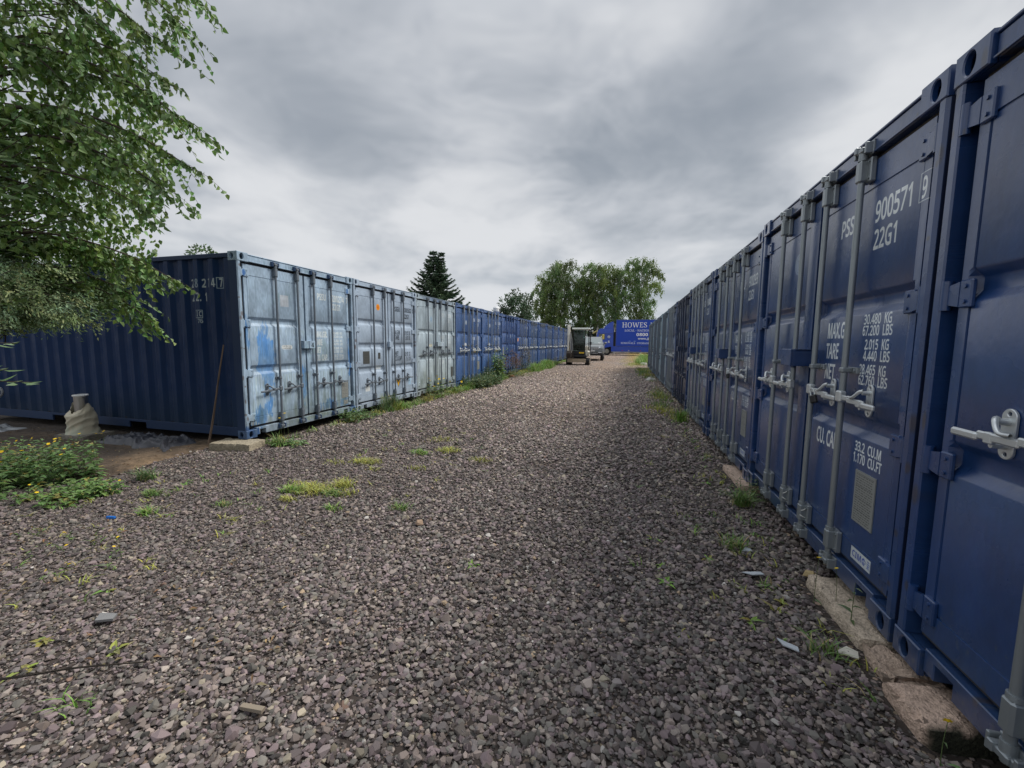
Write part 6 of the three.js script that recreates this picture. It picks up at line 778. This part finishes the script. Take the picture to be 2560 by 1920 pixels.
scrap('lighter', 'small bright blue plastic lighter on the gravel near the yellow-flowered bush', 'lighter', -4.08, 2.27, [[-0.035, 0, -0.01], [0.035, 0, -0.01], [-0.035, 0, 0.01], [0.035, 0, 0.01], [-0.035, 0.016, -0.008], [0.035, 0.016, -0.008], [-0.035, 0.016, 0.008], [0.035, 0.016, 0.008]], std({ color: rgb(0.02, 0.16, 0.55), roughness: 0.3 }), 0.2);
scrap('wood_offcut', 'short pale wooden offcut on the gravel at the bottom left of the lane', 'wood', -1.4, 1.18, [[-0.05, 0, -0.012], [0.05, 0, -0.01], [-0.05, 0, 0.01], [0.05, 0, 0.012], [-0.05, 0.014, -0.01], [0.05, 0.014, -0.01], [-0.05, 0.014, 0.01], [0.05, 0.014, 0.01]], std({ color: rgb(0.24, 0.2, 0.15), roughness: 0.9 }), 0.1);
scrap('slate_flake', 'flat dark slate flake, larger than the gravel, at the lower left', 'stone', -2.6, 1.38, shardPts(0.055, 0.035, 0.012), std({ color: rgb(0.19, 0.19, 0.19), roughness: 0.8 }), 0.3);
scrap('brick_piece', 'broken orange brick in the weeds in front of the blue left containers', 'brick', -4.72, 17.0, [[-0.11, 0, -0.05], [0.11, 0, -0.05], [-0.11, 0, 0.05], [0.1, 0, 0.05], [-0.1, 0.07, -0.05], [0.1, 0.06, -0.05], [-0.11, 0.07, 0.05], [0.08, 0.06, 0.04]], std({ color: rgb(0.5, 0.24, 0.12), roughness: 0.9 }), 0.5);
solo('dead_branch', merge([taper([V(-0.4, 0.0, 0.14), V(-0.15, 0.012, 0.03), V(0.05, 0.016, -0.08), V(0.3, 0.008, -0.2)], 0.007, 0.003, 6)]), M_bark, L(-2.35, gy(-2, 1) + 0.025, 1.02), 'thin dead branch lying on the gravel in the bottom left corner', 'branch');
{ const r = mulberry(70), lv = new Leaves(); for (let k = 0; k < 430; k++) { const near = k < 170, x = near ? -1.3 - 3.6 * r() : -5.1 - 4.2 * r(), d = near ? 0.95 + 1.9 * r() * r() + 0.2 : 2.9 + 1.4 * r(); const y = gy(x, d) + (near ? 0.02 + 0.012 * r() : 0.035), a = r() * 6.28, dd = V(Math.cos(a), 0.15 * (r() - 0.4), Math.sin(a)).normalize(), s = V(-Math.sin(a), 0.3 * (r() - 0.5), Math.cos(a)).normalize(), c = [[0.3, 0.2, 0.1], [0.24, 0.13, 0.06], [0.3, 0.23, 0.12], [0.18, 0.11, 0.06], [0.2, 0.17, 0.08]][Math.floor(r() * 5)]; lv.leaf(L(x, y, d), dd, s, 0.02 + 0.03 * r(), 0.006 + 0.012 * r(), vary(c, r, 0.3, 0.1), 0, 0.3, 0.25); } solo('leaf_litter', lv.build(), MF.dull, null, 'dry brown and yellow leaves and straw scattered at the lower left', 'leaf litter', null, 'stuff'); }

// ---------------------------------------------------------------- grass and weeds
function grass(name, label, spots, seed, cat = 'grass') { // spots: [x, d, spread x, spread d, blades, height, colour, lean]
  const r = mulberry(seed), lv = new Leaves();
  for (const [x, d, sx, sd, n, h, c, lean = 0.7] of spots) for (let k = 0; k < n; k++) { const u = (r() + r() + r() - 1.5) / 1.5, v = (r() + r() + r() - 1.5) / 1.5, px = x + u * sx, pd = d + v * sd; const dry = r() < 0.14; lv.blade(L(px, gy(px, pd) + (d < 7 ? 0.008 : -0.005), pd), r() * 6.283, lean * (0.4 + r()), (h + (d < 7 ? 0.025 : 0)) * (0.4 + 0.8 * r()) * (1 - 0.4 * Math.hypot(u, v)), (0.005 + 0.004 * r()) * (d > 7 ? 1.8 : 1) * (d > 16 ? 1.6 : 1), vary(dry ? [0.4, 0.33, 0.14] : c, r, 0.3, 0.15)); }
  return solo(name, lv.build(), MF.grass, null, label, cat, null, 'stuff');
}
const GY = [0.38, 0.4, 0.07], GG = [0.14, 0.25, 0.05], GD = [0.1, 0.18, 0.05], GB = [0.19, 0.36, 0.055];
grass('grass_patch', 'largest yellow-green grass patch growing through the gravel at left of centre', [[-2.94, 3.3, 0.44, 0.22, 420, 0.075, GY, 1.1], [-3.12, 3.2, 0.17, 0.1, 150, 0.1, GB, 0.9], [-2.76, 3.5, 0.16, 0.1, 170, 0.1, GY, 1.0], [-2.7, 3.25, 0.2, 0.1, 130, 0.06, GG, 1.1], [-3.0, 3.0, 0.14, 0.06, 90, 0.04, GY, 1.2], [-2.55, 3.3, 0.15, 0.12, 60, 0.035, GY]], 1);
grass('grass_patch', 'yellow-green grass patch on the gravel midway towards the pale blue container', [[-3.02, 4.25, 0.26, 0.16, 260, 0.07, GY, 1.1], [-3.35, 4.15, 0.3, 0.15, 60, 0.035, GY]], 2);
grass('grass_patch', 'pair of yellowish grass patches in the middle of the lane beyond the others', [[-2.3, 5.05, 0.26, 0.16, 200, 0.06, GY, 1.1], [-2.62, 4.85, 0.2, 0.12, 200, 0.055, GB, 1], [-2.65, 5.6, 0.4, 0.25, 120, 0.035, GY], [-1.7, 4.7, 0.25, 0.12, 110, 0.04, GY], [-2.3, 4.2, 0.2, 0.15, 60, 0.035, GY]], 3);
const tuftLabels = [[-3.91, 2.43, 120, 0.07, GB, 'bright small grass tuft beside the blue lighter'], [-4.9, 3.05, 160, 0.17, GD, 'taller bluish grass tuft at the edge of the bare earth'], [-1.89, 3.13, 110, 0.06, GG, 'low dark green tuft right of the large yellow-green patch'], [-2.45, 2.95, 60, 0.05, GB, 'tiny bright tuft just nearer than the large yellow-green patch'], [0.82, 3.25, 90, 0.14, GG, 'loose green tuft on the gravel a metre off container 900571'], [-3.45, 2.75, 60, 0.05, GG, 'small thin tuft left of the large yellow-green patch'], [0.98, 2.2, 50, 0.09, GG, 'thin grass tuft near the pale kerbstone'], [-4.35, 2.75, 150, 0.06, GG, 'flat green tuft just right of the yellow-flowered bush'], [1.1, 4.2, 200, 0.22, GG, 'upright grass tuft in front of container 900571, near its far corner block'], [-2.1, 1.0, 20, 0.05, GB, 'few grass blades by the dead branch']];
tuftLabels.forEach(([x, d, n, h, c, label], i) => grass('grass_tuft', label, [[x, d, 0.13, 0.08, n, h, c, 0.9]], 20 + i));
// strips along the rows
{
  const r = mulberry(88), left = [], right = [];
  for (let d = 4.7; d < 37; d += 0.22) { const lush = smoothstep(d, 6.2, 8) * (0.5 + 0.7 * clamp(0.5 + vn(d * 0.9, 4), 0, 1)); if (d < 6.4 && r() < 0.35) continue; left.push([-4.93 + 0.12 * (r() - 0.5) + 0.1 * lush, d, 0.16 + 0.16 * lush, 0.2, Math.round((d < 16 ? 80 : 40) * (0.35 + lush)), (0.09 + 0.2 * lush * r()) * (d > 29 ? 0.7 : 1), vary(r() < 0.3 ? GY : r() < 0.6 ? GB : GG, r, 0.2, 0.1), 0.7]); }
  grass('grass_strip', 'uneven grass and low weeds along the foot of the left container row', left, 31);
  for (let d = 6.2; d < 27; d += 0.25) { const lush = clamp(0.4 + 1.2 * vn(d * 0.55, 12) + (d > 8.2 && d < 10.6 ? 0.6 : 0) + (d > 17 && d < 25 ? 0.7 : 0), 0, 1.4); if (lush < 0.12) continue; right.push([1.06 - 0.22 * lush * r() * (d < 11 ? 1.6 : 1), d, 0.14 + 0.24 * lush, 0.22, Math.round((d < 14 ? 46 : 26) * lush), 0.06 + 0.2 * lush * r(), vary(r() < 0.4 ? GY : GG, r, 0.2, 0.1), 0.7]); }
  grass('grass_strip', 'grass and weeds along the foot of the right container row', right, 32);
  grass('grass_clump', 'bright upright grass clump at the foot of the fourth right container', [[1.06, 8.55, 0.14, 0.18, 160, 0.34, GB, 0.5]], 33);
  grass('grass_clump', 'tall soft grass mound in front of the far blue left containers', [[-4.62, 21.2, 0.42, 1.5, 900, 0.55, GB, 0.6], [-4.6, 24.2, 0.5, 1.8, 1100, 0.62, GB, 0.6], [-4.72, 27, 0.35, 1.2, 500, 0.42, GG, 0.6]], 34);
  grass('grass_clump', 'tall pale grass in front of the slate grey left container', [[-4.88, 7.75, 0.16, 0.42, 330, 0.5, [0.12, 0.19, 0.08], 0.55], [-4.82, 7.95, 0.22, 0.5, 420, 0.24, GB, 0.9]], 35);
  grass('grass_clump', 'tall grass bank at the far end of the right row, before the lorry', [[1.2, 33, 0.7, 3, 1400, 0.6, GB, 0.6], [1.5, 38, 0.9, 3, 1300, 0.8, GB, 0.6], [0.6, 31, 0.8, 2.5, 500, 0.16, GY, 1]], 36);
  grass('grass_clump', 'grass tuft around the concrete block at the nearest left corner', [[-4.72, 4.62, 0.16, 0.1, 120, 0.2, GG, 0.7], [-4.72, 4.62, 0.2, 0.12, 90, 0.09, GB, 1.2]], 37);
  const yl = []; for (let k = 0; k < 40; k++) yl.push([-0.4 + 1.6 * r(), 27 + 14 * r(), 0.5, 0.7, 34, 0.06, GY, 1.1]); grass('grass_verge', 'thin trodden yellow grass over the gravel towards the lorry, on the right', yl, 38);
}
{ // sparse growth rooting between the stones
  const r = mulberry(140), sp = []; for (let k = 0; k < 210; k++) { const z = r(), x = z < 0.45 ? 1.12 - 1.1 * r() * r() : z < 0.8 ? -5.0 + 2.2 * r() : -4.4 + 3.4 * r(), d = z < 0.45 ? 1.9 + 5.5 * r() : z < 0.8 ? 1.3 + 2.2 * r() : 3.2 + 3.2 * r(); if (earthMask(x, d) > 0.3) continue; sp.push([x, d, 0.03 + 0.06 * r(), 0.03 + 0.05 * r(), 3 + Math.floor(14 * r() * r()), 0.02 + 0.035 * r(), r() < 0.5 ? GY : r() < 0.6 ? GB : GG, 1.3]); }
  grass('sparse_growth', 'sparse yellow-green growth scattered between the stones along both sides of the near lane', sp, 141, 'ground cover');
}
// leafy weeds: a rosette or stems with leaves, flowers as parts
const flowerMat = std({ color: rgb(0.8, 0.56, 0.01), roughness: 0.55 }), petal = (() => { const lv = new Leaves(); for (let k = 0; k < 7; k++) { const a = (k / 7) * 6.283; lv.leaf(V(0, 0, 0), V(Math.cos(a), 0.25, Math.sin(a)).normalize(), V(-Math.sin(a), 0, Math.cos(a)), 1, 0.85, [1, 1, 1], 0, 0.1, 0.1); } return merge([lv.build(), tint(clean(new THREE.SphereGeometry(0.3, 8, 6).scale(1, 0.5, 1)), [1, 1, 1])]); })();
function weed(name, x, d, o) {
  const r = mulberry(o.seed), y0 = gy(x, d), t = thing(name, o.label, o.cat ?? 'weed', L(x, y0, d), 0, o.group), lv = new Leaves(), st = [];
  for (let k = 0; k < (o.stems ?? 0); k++) {
    const h = o.h * (0.6 + 0.5 * r()), a = r() * 6.28, ln = (o.lean ?? 0.3) * h * r(), b = V((r() - 0.5) * (o.rad ?? 0.1) * 1.6, -0.01, (r() - 0.5) * (o.rad ?? 0.1) * 1.6), e = b.clone().add(V(Math.cos(a) * ln, h, Math.sin(a) * ln)), m = b.clone().lerp(e, 0.5).add(V(Math.cos(a) * -ln * 0.2, 0.02, 0)), c = new THREE.QuadraticBezierCurve3(b, m, e);
    st.push(taper([b, m, e], (o.stemR ?? 0.003), 0.001, 5)); const n = o.leaves ?? 8;
    for (let w = 0; w < n; w++) { const s = (o.from ?? 0.1) + (1 - (o.from ?? 0.1)) * (w / n), p = c.getPoint(s), an = w * 2.4 + a, d2 = V(Math.cos(an), (o.rise ?? 0.35) + 0.3 * (r() - 0.5), Math.sin(an)).normalize(), sd = V(-Math.sin(an), 0, Math.cos(an)), len = o.len * (1 - 0.5 * s) * (0.7 + 0.6 * r()); lv.leaf(p, d2, sd, len, len * (o.wide ?? 0.4), vary(r() < (o.yellow ?? 0.1) ? [0.3, 0.27, 0.06] : o.col, r, 0.25, 0.12), 1, 0.22, 0.45); }
    if (o.seeds) for (let w = 0; w < o.seeds; w++) { const p = c.getPoint(0.55 + 0.45 * r()).add(V((r() - 0.5) * 0.16, (r() - 0.5) * 0.05, (r() - 0.5) * 0.16)), dd = unit(r); lv.leaf(p, dd, perp(dd, r), 0.04, 0.03, vary(o.seedCol, r, 0.3, 0.1), 0); }
    if (o.flower && k < o.flower) { const f = part('flower', petal, o.flowerMat ?? flowerMat, t); f.position.copy(e); f.scale.setScalar((o.fsize ?? 0.011) * (0.8 + 0.4 * r())); f.rotation.set((r() - 0.5) * 1.2, r() * 3, (r() - 0.5) * 1.2); }
  }
  for (let w = 0; w < (o.rosette ?? 0); w++) { const an = w * 2.4 + r(), d2 = V(Math.cos(an), 0.25 + 0.5 * r(), Math.sin(an)).normalize(), len = o.len * (0.7 + 0.6 * r()); lv.leaf(V((r() - 0.5) * 0.03, 0.005, (r() - 0.5) * 0.03), d2, V(-Math.sin(an), 0, Math.cos(an)), len, len * (o.wide ?? 0.4), vary(r() < (o.yellow ?? 0.1) ? [0.3, 0.27, 0.06] : o.col, r, 0.25, 0.12), 1, 0.25, 0.4); }
  if (st.length) part('stem', merge(st), o.stemMat ?? M_stem, t); if (lv.count) part('foliage', lv.build(), MF.leaf, t);
  return t;
}
const M_stem = std({ color: rgb(0.09, 0.13, 0.04), roughness: 0.8 }), LG = [0.17, 0.3, 0.055], DG = [0.09, 0.16, 0.045];
weed('yellow_flowered_bush', -6.0, 2.5, { seed: 1, label: 'low leafy bush dotted with yellow flowers at the left edge of the gravel', cat: 'bush', stems: 125, rad: 0.72, h: 0.42, lean: 0.5, leaves: 14, len: 0.1, wide: 0.62, col: [0.116, 0.225, 0.054], flower: 46, fsize: 0.016 });
weed('yellow_flowered_bush', -5.0, 2.5, { seed: 2, label: 'lower spreading leaves at the right end of the yellow-flowered bush', cat: 'bush', stems: 50, rad: 0.34, h: 0.15, lean: 0.8, leaves: 9, len: 0.08, wide: 0.62, col: [0.155, 0.279, 0.062], flower: 6, fsize: 0.014 });
weed('yellow_flowers', -6.75, 3.5, { seed: 3, label: 'few thin stems of small yellow flowers on the bare earth behind the bush', cat: 'flowers', stems: 9, rad: 0.25, h: 0.26, leaves: 2, len: 0.03, col: LG, flower: 9, fsize: 0.016 });
[[-3.84, 1.74], [-3.9, 1.97], [-3.66, 1.95], [-3.25, 1.78], [-3.32, 1.52], [-4.3, 1.9]].forEach(([x, d], i) => weed('buttercup', x, d, { seed: 10 + i, label: ['sprawling buttercup nearest the left edge, below the bush', 'buttercup below the bush and left of the blue lighter', 'buttercup with long stem just nearer than the blue lighter', 'buttercup pair standing farthest right on the lower left gravel', 'lowest buttercup on the left gravel', 'buttercup beside the front of the bush'][i], cat: 'buttercup', stems: 4, rad: 0.12, h: 0.1, lean: 1.6, leaves: 3, len: 0.03, wide: 0.6, col: LG, flower: 2, fsize: 0.012, stemR: 0.002 }));
const sprouts = [[0.27, 2.84, 'bright sprout on the gravel, leftmost of a loose group off container 900571'], [0.3, 2.64, 'bright upright sprout with yellow base, nearest of the group off container 900571'], [0.24, 3.22, 'bright low sprout, farthest of the group off container 900571'], [0.6, 3.03, 'bright two-leaved sprout to the right of the group off container 900571'], [0.88, 4.72, 'bright sprout beside the block under the far corner of container 900571'], [0.7, 2.38, 'small pale sprout nearer the camera than the long plastic shard'], [-0.95, 2.47, 'single pale sprout near the middle of the lane'], [-2.92, 1.58, 'dark leafy sprout at the lower left with round leaves']];
sprouts.forEach(([x, d, label], i) => weed('weed_sprout', x, d, { seed: 40 + i, label, rosette: 5 + (i * 3) % 5, len: 0.048 + 0.008 * (i % 3), wide: 0.36, col: [0.217, 0.403, 0.046], yellow: 0.12 }));
[[0.92, 2.62, 'yellowing weed on the gravel near the pale kerbstone'], [-2.72, 1.2, 'yellow-green leaves on the gravel in the lower left, farther one'], [-2.55, 1.06, 'yellow-green leaves on the gravel in the lower left, nearer one'], [-2.3, 1.25, 'yellowing weed right of the two yellow-green ones at the lower left'], [-4.4, 1.55, 'yellowing low weed at the left edge below the bush']].forEach(([x, d, label], i) => weed('yellowing_weed', x, d, { seed: 60 + i, label, rosette: 8, len: 0.05, wide: 0.44, col: [0.310, 0.372, 0.062], yellow: 0.45 }));
weed('sapling', 1.19, 2.52, { seed: 70, label: 'thin upright seedling growing by the pale kerbstone', cat: 'seedling', stems: 1, h: 0.3, lean: 0.2, leaves: 6, from: 0.25, len: 0.075, wide: 0.4, col: DG });
weed('leafy_weed', 1.2, 4.42, { seed: 71, label: 'dark leafy weed at the block under the far corner of container 900571', stems: 7, rad: 0.1, h: 0.24, leaves: 9, len: 0.07, wide: 0.35, col: DG });
weed('hawkbit', 1.16, 2.62, { seed: 72, label: 'two tall thin stems with small yellow flowers in front of container 900571', cat: 'flower', stems: 2, rad: 0.08, h: 0.42, lean: 0.1, leaves: 1, len: 0.04, col: DG, flower: 2, fsize: 0.014, stemR: 0.0016 });
weed('hawkbit', 1.2, 1.78, { seed: 73, label: 'thin stem with one yellow flower in front of the dark kerbstone end', cat: 'flower', stems: 1, h: 0.2, lean: 0.1, leaves: 2, len: 0.03, col: DG, flower: 1, fsize: 0.017, stemR: 0.0016 });
weed('hawkbit', 1.27, 1.5, { seed: 74, label: 'pair of yellow flowers at the bottom right corner', cat: 'flower', stems: 3, rad: 0.06, h: 0.2, lean: 0.3, leaves: 3, len: 0.05, wide: 0.4, col: [0.139, 0.264, 0.062], flower: 2, fsize: 0.018 });
weed('leafy_weed', 1.22, 1.62, { seed: 75, label: 'light green leafy weed in the shade below the nearest kerbstone', stems: 5, rad: 0.1, h: 0.1, leaves: 7, len: 0.07, wide: 0.4, col: [0.155, 0.279, 0.078] });
weed('broad_leaved_weed', -4.6, 4.72, { seed: 76, label: 'flat broad-leaved rosette beside the concrete block at the nearest left corner', rosette: 26, stems: 6, rad: 0.2, h: 0.1, leaves: 8, len: 0.12, wide: 0.36, col: [0.155, 0.295, 0.078] });
weed('broad_leaved_weed', -4.92, 6.6, { seed: 77, label: 'leafy weeds at the joint of the pale blue and slate containers', stems: 26, rad: 0.32, h: 0.26, leaves: 9, len: 0.13, wide: 0.36, col: [0.124, 0.232, 0.062] });
weed('hawkbit', -4.95, 4.98, { seed: 78, label: 'two yellow flowers on thin stems before the nearest pale blue door', cat: 'flower', stems: 3, rad: 0.1, h: 0.42, lean: 0.2, leaves: 2, len: 0.05, col: DG, flower: 2, fsize: 0.022, stemR: 0.002 });
weed('ragwort', -4.9, 10.1, { seed: 79, label: 'yellow-flowered ragwort clump in front of the chalky pale container', cat: 'ragwort', stems: 18, rad: 0.35, h: 0.55, leaves: 11, len: 0.14, wide: 0.3, col: [0.186, 0.310, 0.070], flower: 9, fsize: 0.035 });
weed('ragwort', -4.75, 11.1, { seed: 80, label: 'smaller ragwort with a single low yellow flower, right of the bigger clump', cat: 'ragwort', stems: 10, rad: 0.3, h: 0.34, leaves: 9, len: 0.12, wide: 0.3, col: [0.186, 0.310, 0.070], flower: 3, fsize: 0.04 });
weed('reddish_weed', -4.88, 9.35, { seed: 81, label: 'reddish brown dry weeds left of the ragwort clump', stems: 30, rad: 0.3, h: 0.28, leaves: 6, len: 0.07, wide: 0.25, col: [0.310, 0.186, 0.093], yellow: 0.3 });
weed('nettle_patch', -4.72, 12.6, { seed: 82, label: 'dense dark green nettles at the joint of the pale and the first blue container', cat: 'nettles', stems: 90, rad: 0.6, h: 0.42, leaves: 12, len: 0.12, wide: 0.5, col: [0.078, 0.155, 0.039] });
weed('nettle_patch', -4.78, 13.9, { seed: 83, label: 'dense nettles with white flower specks before the first blue left container', cat: 'nettles', stems: 90, rad: 0.6, h: 0.45, leaves: 12, len: 0.12, wide: 0.5, col: [0.093, 0.186, 0.046], flower: 12, fsize: 0.02, flowerMat: std({ color: rgb(0.6, 0.62, 0.55), roughness: 0.7 }) });
weed('tall_weed', -4.78, 15.1, { seed: 84, label: 'tall bright bushy weed standing against the blue left containers', stems: 16, rad: 0.28, h: 1.25, lean: 0.25, leaves: 26, from: 0.12, len: 0.24, wide: 0.38, col: [0.171, 0.310, 0.054], yellow: 0.04, stemR: 0.008 });
weed('tall_weed', -4.9, 14.5, { seed: 85, label: 'shorter dark weed at the left foot of the tall bright weed', stems: 16, rad: 0.3, h: 0.6, lean: 0.3, leaves: 14, len: 0.18, wide: 0.4, col: [0.085, 0.171, 0.054] });
weed('dock_plant', -4.85, 16.9, { seed: 86, label: 'dock plant with reddish brown seed heads before the container with the roof box', cat: 'dock', stems: 20, rad: 0.55, h: 1.15, lean: 0.25, leaves: 7, len: 0.16, wide: 0.3, col: [0.109, 0.186, 0.093], seeds: 60, seedCol: [0.26, 0.15, 0.11], stemR: 0.005 });
weed('dock_plant', -4.85, 20.2, { seed: 87, label: 'pale tall seed heads left of the soft grass mound', cat: 'dock', stems: 14, rad: 0.35, h: 1.2, lean: 0.2, leaves: 7, len: 0.18, wide: 0.25, col: [0.139, 0.202, 0.124], seeds: 50, seedCol: [0.22, 0.2, 0.17], stemR: 0.005 });
weed('yellowing_weed', -4.6, 17.9, { seed: 88, label: 'yellow-green low weeds between the dock and the grass mound', stems: 50, rad: 0.6, h: 0.3, leaves: 8, len: 0.12, wide: 0.3, col: [0.248, 0.310, 0.062], yellow: 0.3 });
const leafMats2 = [[0.11, 0.21, 0.06], [0.09, 0.17, 0.05]].map((c) => leafMat({ vertexColors: false, color: rgb(...c) }));
{ // leafy twigs reaching in at the left edge, rooted in the shrub behind them
  const r = mulberry(89), base = L(-4.3, -0.06, 1.3), t = thing('overhanging_shrub', 'bright green leaves poking in low at the left edge, before the blue container side', 'shrub', base), wood = [];
  for (const [e, n] of [[[-3.24, 1.19, 1.5], 9], [[-3.36, 1.26, 1.46], 8], [[-3.3, 1.41, 1.48], 7], [[-3.42, 1.12, 1.42], 7]]) {
    const a = V(0, 0, 0), q = L(...e).sub(base), m = V(q.x * 0.35, q.y * 0.95, q.z * 0.3), c = new THREE.CatmullRomCurve3([a, m, q]); wood.push(taper([a, m, q], 0.008, 0.002, 5));
    for (let k = 0; k < n; k++) { const p = c.getPoint(0.72 + 0.28 * (k + 0.5) / n), an = k * 2.4, tg = c.getTangent(0.95), d = tg.clone().multiplyScalar(0.7).add(V(Math.cos(an) * 0.6, -0.15 + 0.3 * r(), Math.sin(an) * 0.6)).normalize(), s = V(0, 0, 0).crossVectors(d, UP).normalize(), g = new THREE.Matrix4(), len = 0.075 + 0.03 * r(); const lf = part('leaf', unitLeaf, leafMats2[k % 2], t); g.makeBasis(s.clone().multiplyScalar(len * 0.45), V(0, 0, 0).crossVectors(s, d).multiplyScalar(len * 0.45), d.clone().multiplyScalar(len)); g.setPosition(p); lf.applyMatrix4(g); }
  }
  part('stem', merge(wood), M_twig, t).userData.kind = 'stuff';
}
renderer.render(scene, camera);
